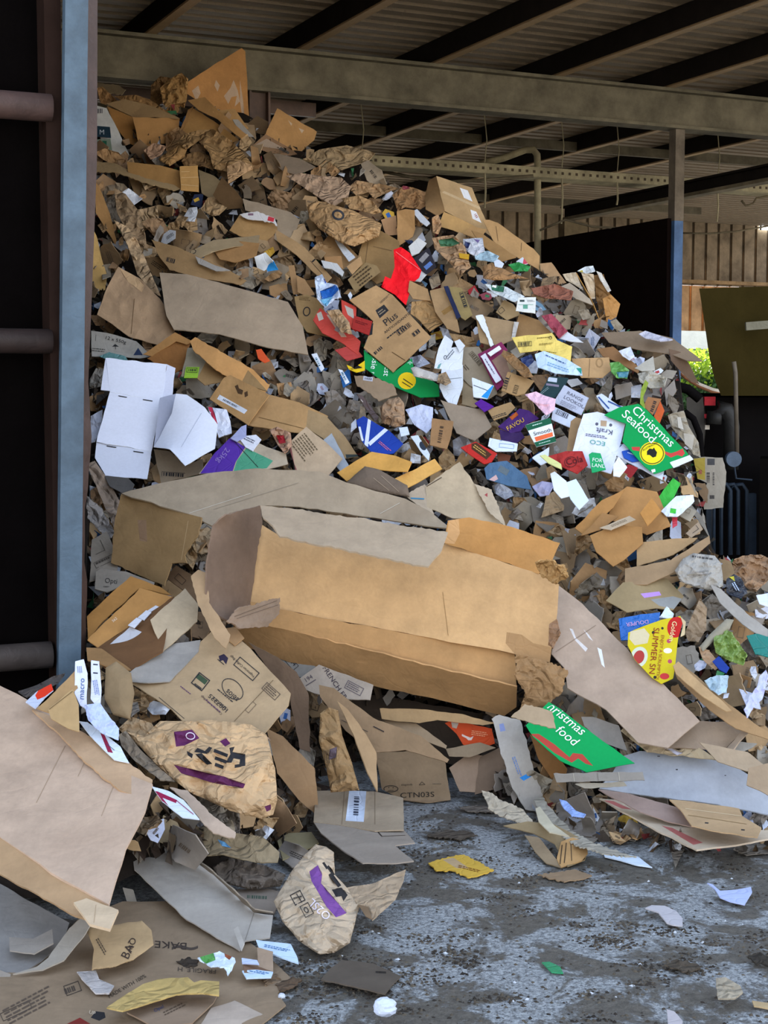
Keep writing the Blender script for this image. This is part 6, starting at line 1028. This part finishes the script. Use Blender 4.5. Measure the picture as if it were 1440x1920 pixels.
# ================================================================ countless loose scraps, each its own object
SIL = TOP_SIL = [(165,205),(200,196),(300,205),(345,190),(465,215),(520,255),(600,285),(700,292),(745,352),(810,400),(905,440),(1010,505),(1060,520),(1140,560),(1168,615),(1255,650),(1270,700),(1262,740),(1285,790),(1300,900),(1325,1000),(1345,1045),(1440,1052),(1460,1060)]
BOT = [(-10,1700),(150,1810),(300,1740),(520,1720),(560,1600),(600,1500),(760,1485),(900,1480),(1000,1530),(1120,1580),(1300,1600),(1460,1600)]
def leftx(y): return 168 if y < 1240 else 20
def dark_of(x, y):
    return 1
def zone(x, y):
    """palette of what lies there in the photograph: [(weight, colour, type)]"""
    br = ['#a98a64','#b3946c','#97795a','#a8835a','#8d7558','#b89c78','#9c8b74']
    gr = ['#8f857a','#a39a8c','#958a78','#7f766a']
    wt = ['#d6d9e0','#c9cdd8','#dfe3ea','#c2c6d6']
    col = ['#2f6aa8','#b8383c','#3c8a56','#c8a040','#5a4a8a','#26304c','#7fa8c8','#a0505c']
    if y < 360 and x < 740: return [(9, br, 0), (1, gr, 0)]
    if x < 640 and y < 620: return [(8, br, 0), (2, gr, 0), (.8, wt, 1), (.2, col, 1)]
    if 560 < x < 780 and 640 < y < 900: return [(3, br, 0), (4, gr, 0), (3, wt, 1), (.35, col, 1)]
    if x > 1050 and y < 760: return [(3.5, br, 0), (4, gr, 0), (1.6, wt, 1), (.7, col, 1)]
    if 880 < x < 1120 and 880 < y < 1140: return [(3, br, 0), (5, gr, 0), (2, wt, 1), (.7, col, 1)]
    if x > 700 and y < 1000: return [(5.5, br, 0), (2, gr, 0), (2.4, wt, 1), (.5, col, 1)]
    if x > 1040: return [(5, br, 0), (4, gr, 0), (1, wt, 1), (.4, col, 1)]
    return [(6, br, 0), (3, gr, 0), (.4, wt, 1), (.05, col, 1)]
CNAME = {}
def cname(h):
    r, g, b = [int(h[i:i+2], 16)/255 for i in (1, 3, 5)]; hh, s, v = colorsys.rgb_to_hsv(r, g, b)
    if s < .16: return 'white' if v > .78 else ('grey' if v > .42 else 'dark grey')
    if .52 < hh < .72: return ('pale blue' if s < .35 else 'blue') if v > .4 else 'navy'
    if hh < .03 or hh > .93: return 'red'
    if .3 < hh < .5: return 'green'
    if hh >= .72: return 'violet'
    if .1 < hh < .17 and s > .5: return 'yellow'
    return 'light brown' if v > .68 else ('brown' if v > .58 else 'dark brown')
rf = random.Random(11)
def covered(x, y):
    for r, cx, cy, pl in HEROES:
        for p in pl:
            if inpoly(x, y, p): return True
    return False
cand = []; y = 190.0
while y < 1600:
    x = 168+rf.uniform(0, 20)
    while x < 1455:
        px = x+rf.uniform(-10, 10); py = y+rf.uniform(-10, 10)
        if py > lerp_tab(SIL, px)+14 and py < lerp_tab(BOT, px)-8 and px > leftx(py): cand.append((px, py))
        x += 30
    y += 26
cand = [c for c in cand if not covered(*c) and CAV(*c) < .1]
extra = []
for i in range(9000):
    px, py = rf.uniform(168, 1450), rf.uniform(200, 1590)
    if len(extra) >= 230: break
    if py > lerp_tab(SIL, px)+10 and py < lerp_tab(BOT, px)-8 and px > leftx(py) and CAV(px, py) < .1 and all(abs(px-q[0])+abs(py-q[1]) > 22 for q in extra) and not covered(px, py): extra.append((px, py))
cand = [(x, y, 1) for x, y in cand]+[(x, y, .55) for x, y in extra]
rf.shuffle(cand)
NB = {0: 0, 1: 0, 2: 0, 3: 0}
items = []
for (x, y, sf) in cand:
    z = zone(x, y); t = rf.uniform(0, sum(q[0] for q in z))
    for wgt, cols, ty in z:
        t -= wgt
        if t <= 0: break
    hx = rf.choice(cols); u = rf.random()
    if ty == 0: kind = 0 if u < .4 else (1 if u < .66 else 2)      # flat scrap, folded piece, crumpled kraft
    else: kind = 3 if u < .45 else 4                                 # paper leaf, crumpled paper
    items.append((x, y, hx, kind, sf))
items.sort(key=lambda q: q[1])
FK = [('cardboard_scrap','cardboard','flat {} cardboard scrap'), ('folded_cardboard','cardboard','folded {} cardboard piece'), ('kraft_paper','paper','crumpled {} packing paper'), ('paper_scrap','paper','torn {} printed scrap'), ('crumpled_paper','paper','crumpled {} paper')]
BYK = {}
for it in items: BYK.setdefault(it[3], []).append(it)
made = []
for (x, y, hx, kind, sf) in items:
    s = rf.uniform(16, 38)*(1.15 if y > 900 else .92)*sf
    if kind >= 3: s *= .72
    a = rf.uniform(0, 360); asp = rf.uniform(.35, .95); lift = rf.uniform(-.02, .06)+(.05 if sf < 1 else 0)+(.03 if kind >= 3 else 0)+.03
    n = rf.choice([4, 4, 5, 6]); pts = []
    if kind == 1:
        fo = rf.uniform(.04, .12)*rf.choice((-1, 1))
        base = [(-1, -.8, 0), (0, -1, fo), (1, -.7, 0), (.9, .8, 0), (0, 1, fo), (-1, .7, 0)]
        q = [(bx*s+rf.uniform(-4, 4), by*s*asp+rf.uniform(-4, 4), o) for bx, by, o in base]
        pts = [(x+rot(u, v, math.radians(a))[0], y+rot(u, v, math.radians(a))[1], o) for u, v, o in q]
    else:
        for i in range(n):
            t = 2*math.pi*(i+rf.uniform(-.25, .25))/n; r = s*rf.uniform(.7, 1.15)
            u, v = rot(r*math.cos(t), r*asp*math.sin(t), math.radians(a)); pts.append((x+u, y+v))
    pts = [(max(p[0], leftx(p[1])),)+tuple(p[1:]) for p in pts]
    pts = [(p[0], max(p[1], lerp_tab(SIL, p[0])-6+rf.uniform(-6, 6)))+tuple(p[2:]) for p in pts]
    pl = Plane(x, y, lift, rf.uniform(-.3, 1.1), rf.uniform(-.3, .3))
    kw = dict(sp=8, kind='c', th=.004)
    if kind in (2, 4): kw.update(cr=rf.uniform(.025, .07), th=.002, sp=5, fq=rf.uniform(.02, .035))
    if kind >= 3: kw.update(kind='p' if rf.random() < .8 else 'g', th=.002)
    if kind == 0: kw.update(bend=rf.uniform(.004, .02), jag=rf.choice([0, 1, 2, 3]))
    dec = []
    if kind in (0, 1, 3) and rf.random() < .42:
        ink = rf.choice(['#3a332c', '#4a4a55', '#6a5a4a', '#3f5f8a', '#9a4444'] if kind == 3 else ['#3a332c', '#54483a', '#6a5a4a'])
        dec = [rf.choice([('b', x, y, s*.7, s*.25, a, -8, ink), ('tl', x, y, s*.8, s*.3, a, 3, ink), ('fr', x, y, s*.5, s*.3, a, 0, ink)])]
    elif kind == 3 and rf.random() < .4: dec = [('r', x, y, s*.6, s*.35, a, rf.choice(['#3a6ab0', '#b04040', '#3f8a5a', '#40454f', '#d0a83c']))]
    nm, cat, fmt = FK[kind]
    o = sheet(nm, pts, hx, pl, None, dec=dec, **kw)
    if o is None: continue
    tag(o, None, cat); made.append((o, x, y, cname(hx), kind))
print('fillers', len(made))
# labels: look, then the named neighbour and the side, then the order along it
def near(x, y):
    best = None; bd = 1e9
    for r, cx, cy, pl in HEROES:
        d = math.hypot(cx-x, (cy-y))
        if d < bd: bd = d; best = (r, cx, cy)
    return best
keys = {}
for m in made:
    o, x, y, cn, kind = m; r, cx, cy = near(x, y); dx = x-cx; dy = y-cy
    side = ('above' if dy < 0 else 'below') if abs(dy) > abs(dx) else ('left of' if dx < 0 else 'right of')
    keys.setdefault((FK[kind][2].format(cn), side, r), []).append(m)
ORD = ['highest', 'second highest', 'third highest', 'fourth highest', 'fifth highest', 'sixth highest', 'seventh highest', 'eighth highest', 'ninth highest', 'tenth highest', 'eleventh highest', 'twelfth highest', 'thirteenth highest', 'fourteenth highest']
for (desc, side, r), ms in keys.items():
    ms.sort(key=lambda m: m[2])
    for i, m in enumerate(ms):
        o = m[0]
        lab = f'{desc} just {side} the {r}' if len(ms) == 1 else f'{desc} {side} the {r}, {ORD[min(i, 13)] if i < len(ms)-1 or len(ms) > 2 else "lower"} of {len(ms)}'
        if len(ms) == 2: lab = f'{desc} {side} the {r}, the {"upper" if i == 0 else "lower"} one'
        o['label'] = lab
        o['group'] = {'cardboard_scrap': 'flat cardboard scraps in the heap', 'folded_cardboard': 'folded cardboard pieces in the heap', 'kraft_paper': 'crumpled packing paper in the heap', 'paper_scrap': 'torn printed scraps in the heap', 'crumpled_paper': 'crumpled papers in the heap'}[FK[m[4]][0]]
# ---------------------------------------------------------------- fine litter nobody could count
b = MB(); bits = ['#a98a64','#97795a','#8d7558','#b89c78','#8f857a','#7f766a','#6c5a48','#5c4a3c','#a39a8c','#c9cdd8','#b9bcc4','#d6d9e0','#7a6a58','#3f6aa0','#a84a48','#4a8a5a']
ms = [mat(shade_hex(h, .62 if i < 9 or i == 12 else .85), 'p') for i, h in enumerate(bits)]  # bits darkened so their colour supplies shade in the gaps
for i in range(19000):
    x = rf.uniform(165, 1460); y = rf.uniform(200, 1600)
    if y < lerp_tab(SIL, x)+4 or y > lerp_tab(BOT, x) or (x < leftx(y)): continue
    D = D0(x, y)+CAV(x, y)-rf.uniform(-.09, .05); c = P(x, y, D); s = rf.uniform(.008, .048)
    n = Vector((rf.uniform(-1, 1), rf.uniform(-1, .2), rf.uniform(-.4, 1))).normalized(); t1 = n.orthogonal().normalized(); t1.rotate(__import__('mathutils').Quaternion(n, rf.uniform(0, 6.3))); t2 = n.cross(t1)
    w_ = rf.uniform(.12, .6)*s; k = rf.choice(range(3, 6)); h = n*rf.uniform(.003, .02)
    m = ms[rf.choice([1,2,4,5,6,7,7,12,6] if (x < 980 and y > 1150) else ([0,1,2,3,4,5,6,7,8,0,1,2,4,5,6,7,9,10,11,12] if rf.random() < .93 else [13,14,15]))]  # only the darkened browns and greys under the torn box, for shade there
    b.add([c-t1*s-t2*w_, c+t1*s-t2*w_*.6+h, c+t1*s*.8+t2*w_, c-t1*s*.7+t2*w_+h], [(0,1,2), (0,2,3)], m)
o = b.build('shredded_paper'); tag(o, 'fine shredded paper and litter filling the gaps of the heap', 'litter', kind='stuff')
# dirt and specks on the floor
b = MB(); dm = [mat('#4a4238', 'd'), mat('#38322c', 'd'), mat('#5e5548', 'd')]; wm_ = mat('#c8ccd0', 'p')
clumps = [(rf.uniform(560, 1440), rf.uniform(1520, 1915)) for _ in range(60)]+[(x, y) for x in range(540, 760, 14) for y in (1790+((x*7) % 80),)]
for i in range(5200):
    if rf.random() < .8:
        cx, cy = rf.choice(clumps); x = cx+rf.gauss(0, 24); y = cy+rf.gauss(0, 6)
    else: x = rf.uniform(350, 1450); y = rf.uniform(1500, 1925)
    if y < 1490: continue
    p = P(x, y, FL(y)); s = rf.uniform(.0012, .006)
    d1 = Vector((rf.uniform(-1,1), rf.uniform(-1,1), 0)).normalized()*s*1.6; d2 = Vector((-d1.y, d1.x, 0))*.7; h = Z*s*rf.uniform(.5, 1.2)
    b.add([p-d1, p+d2, p+d1, p-d2, p+h], [(0,1,4),(1,2,4),(2,3,4),(3,0,4)], rf.choice(dm) if rf.random() < .985 else wm_)
o = b.build('floor_dirt'); tag(o, 'loose dirt and crumbs scattered over the concrete floor', 'dirt', kind='stuff')
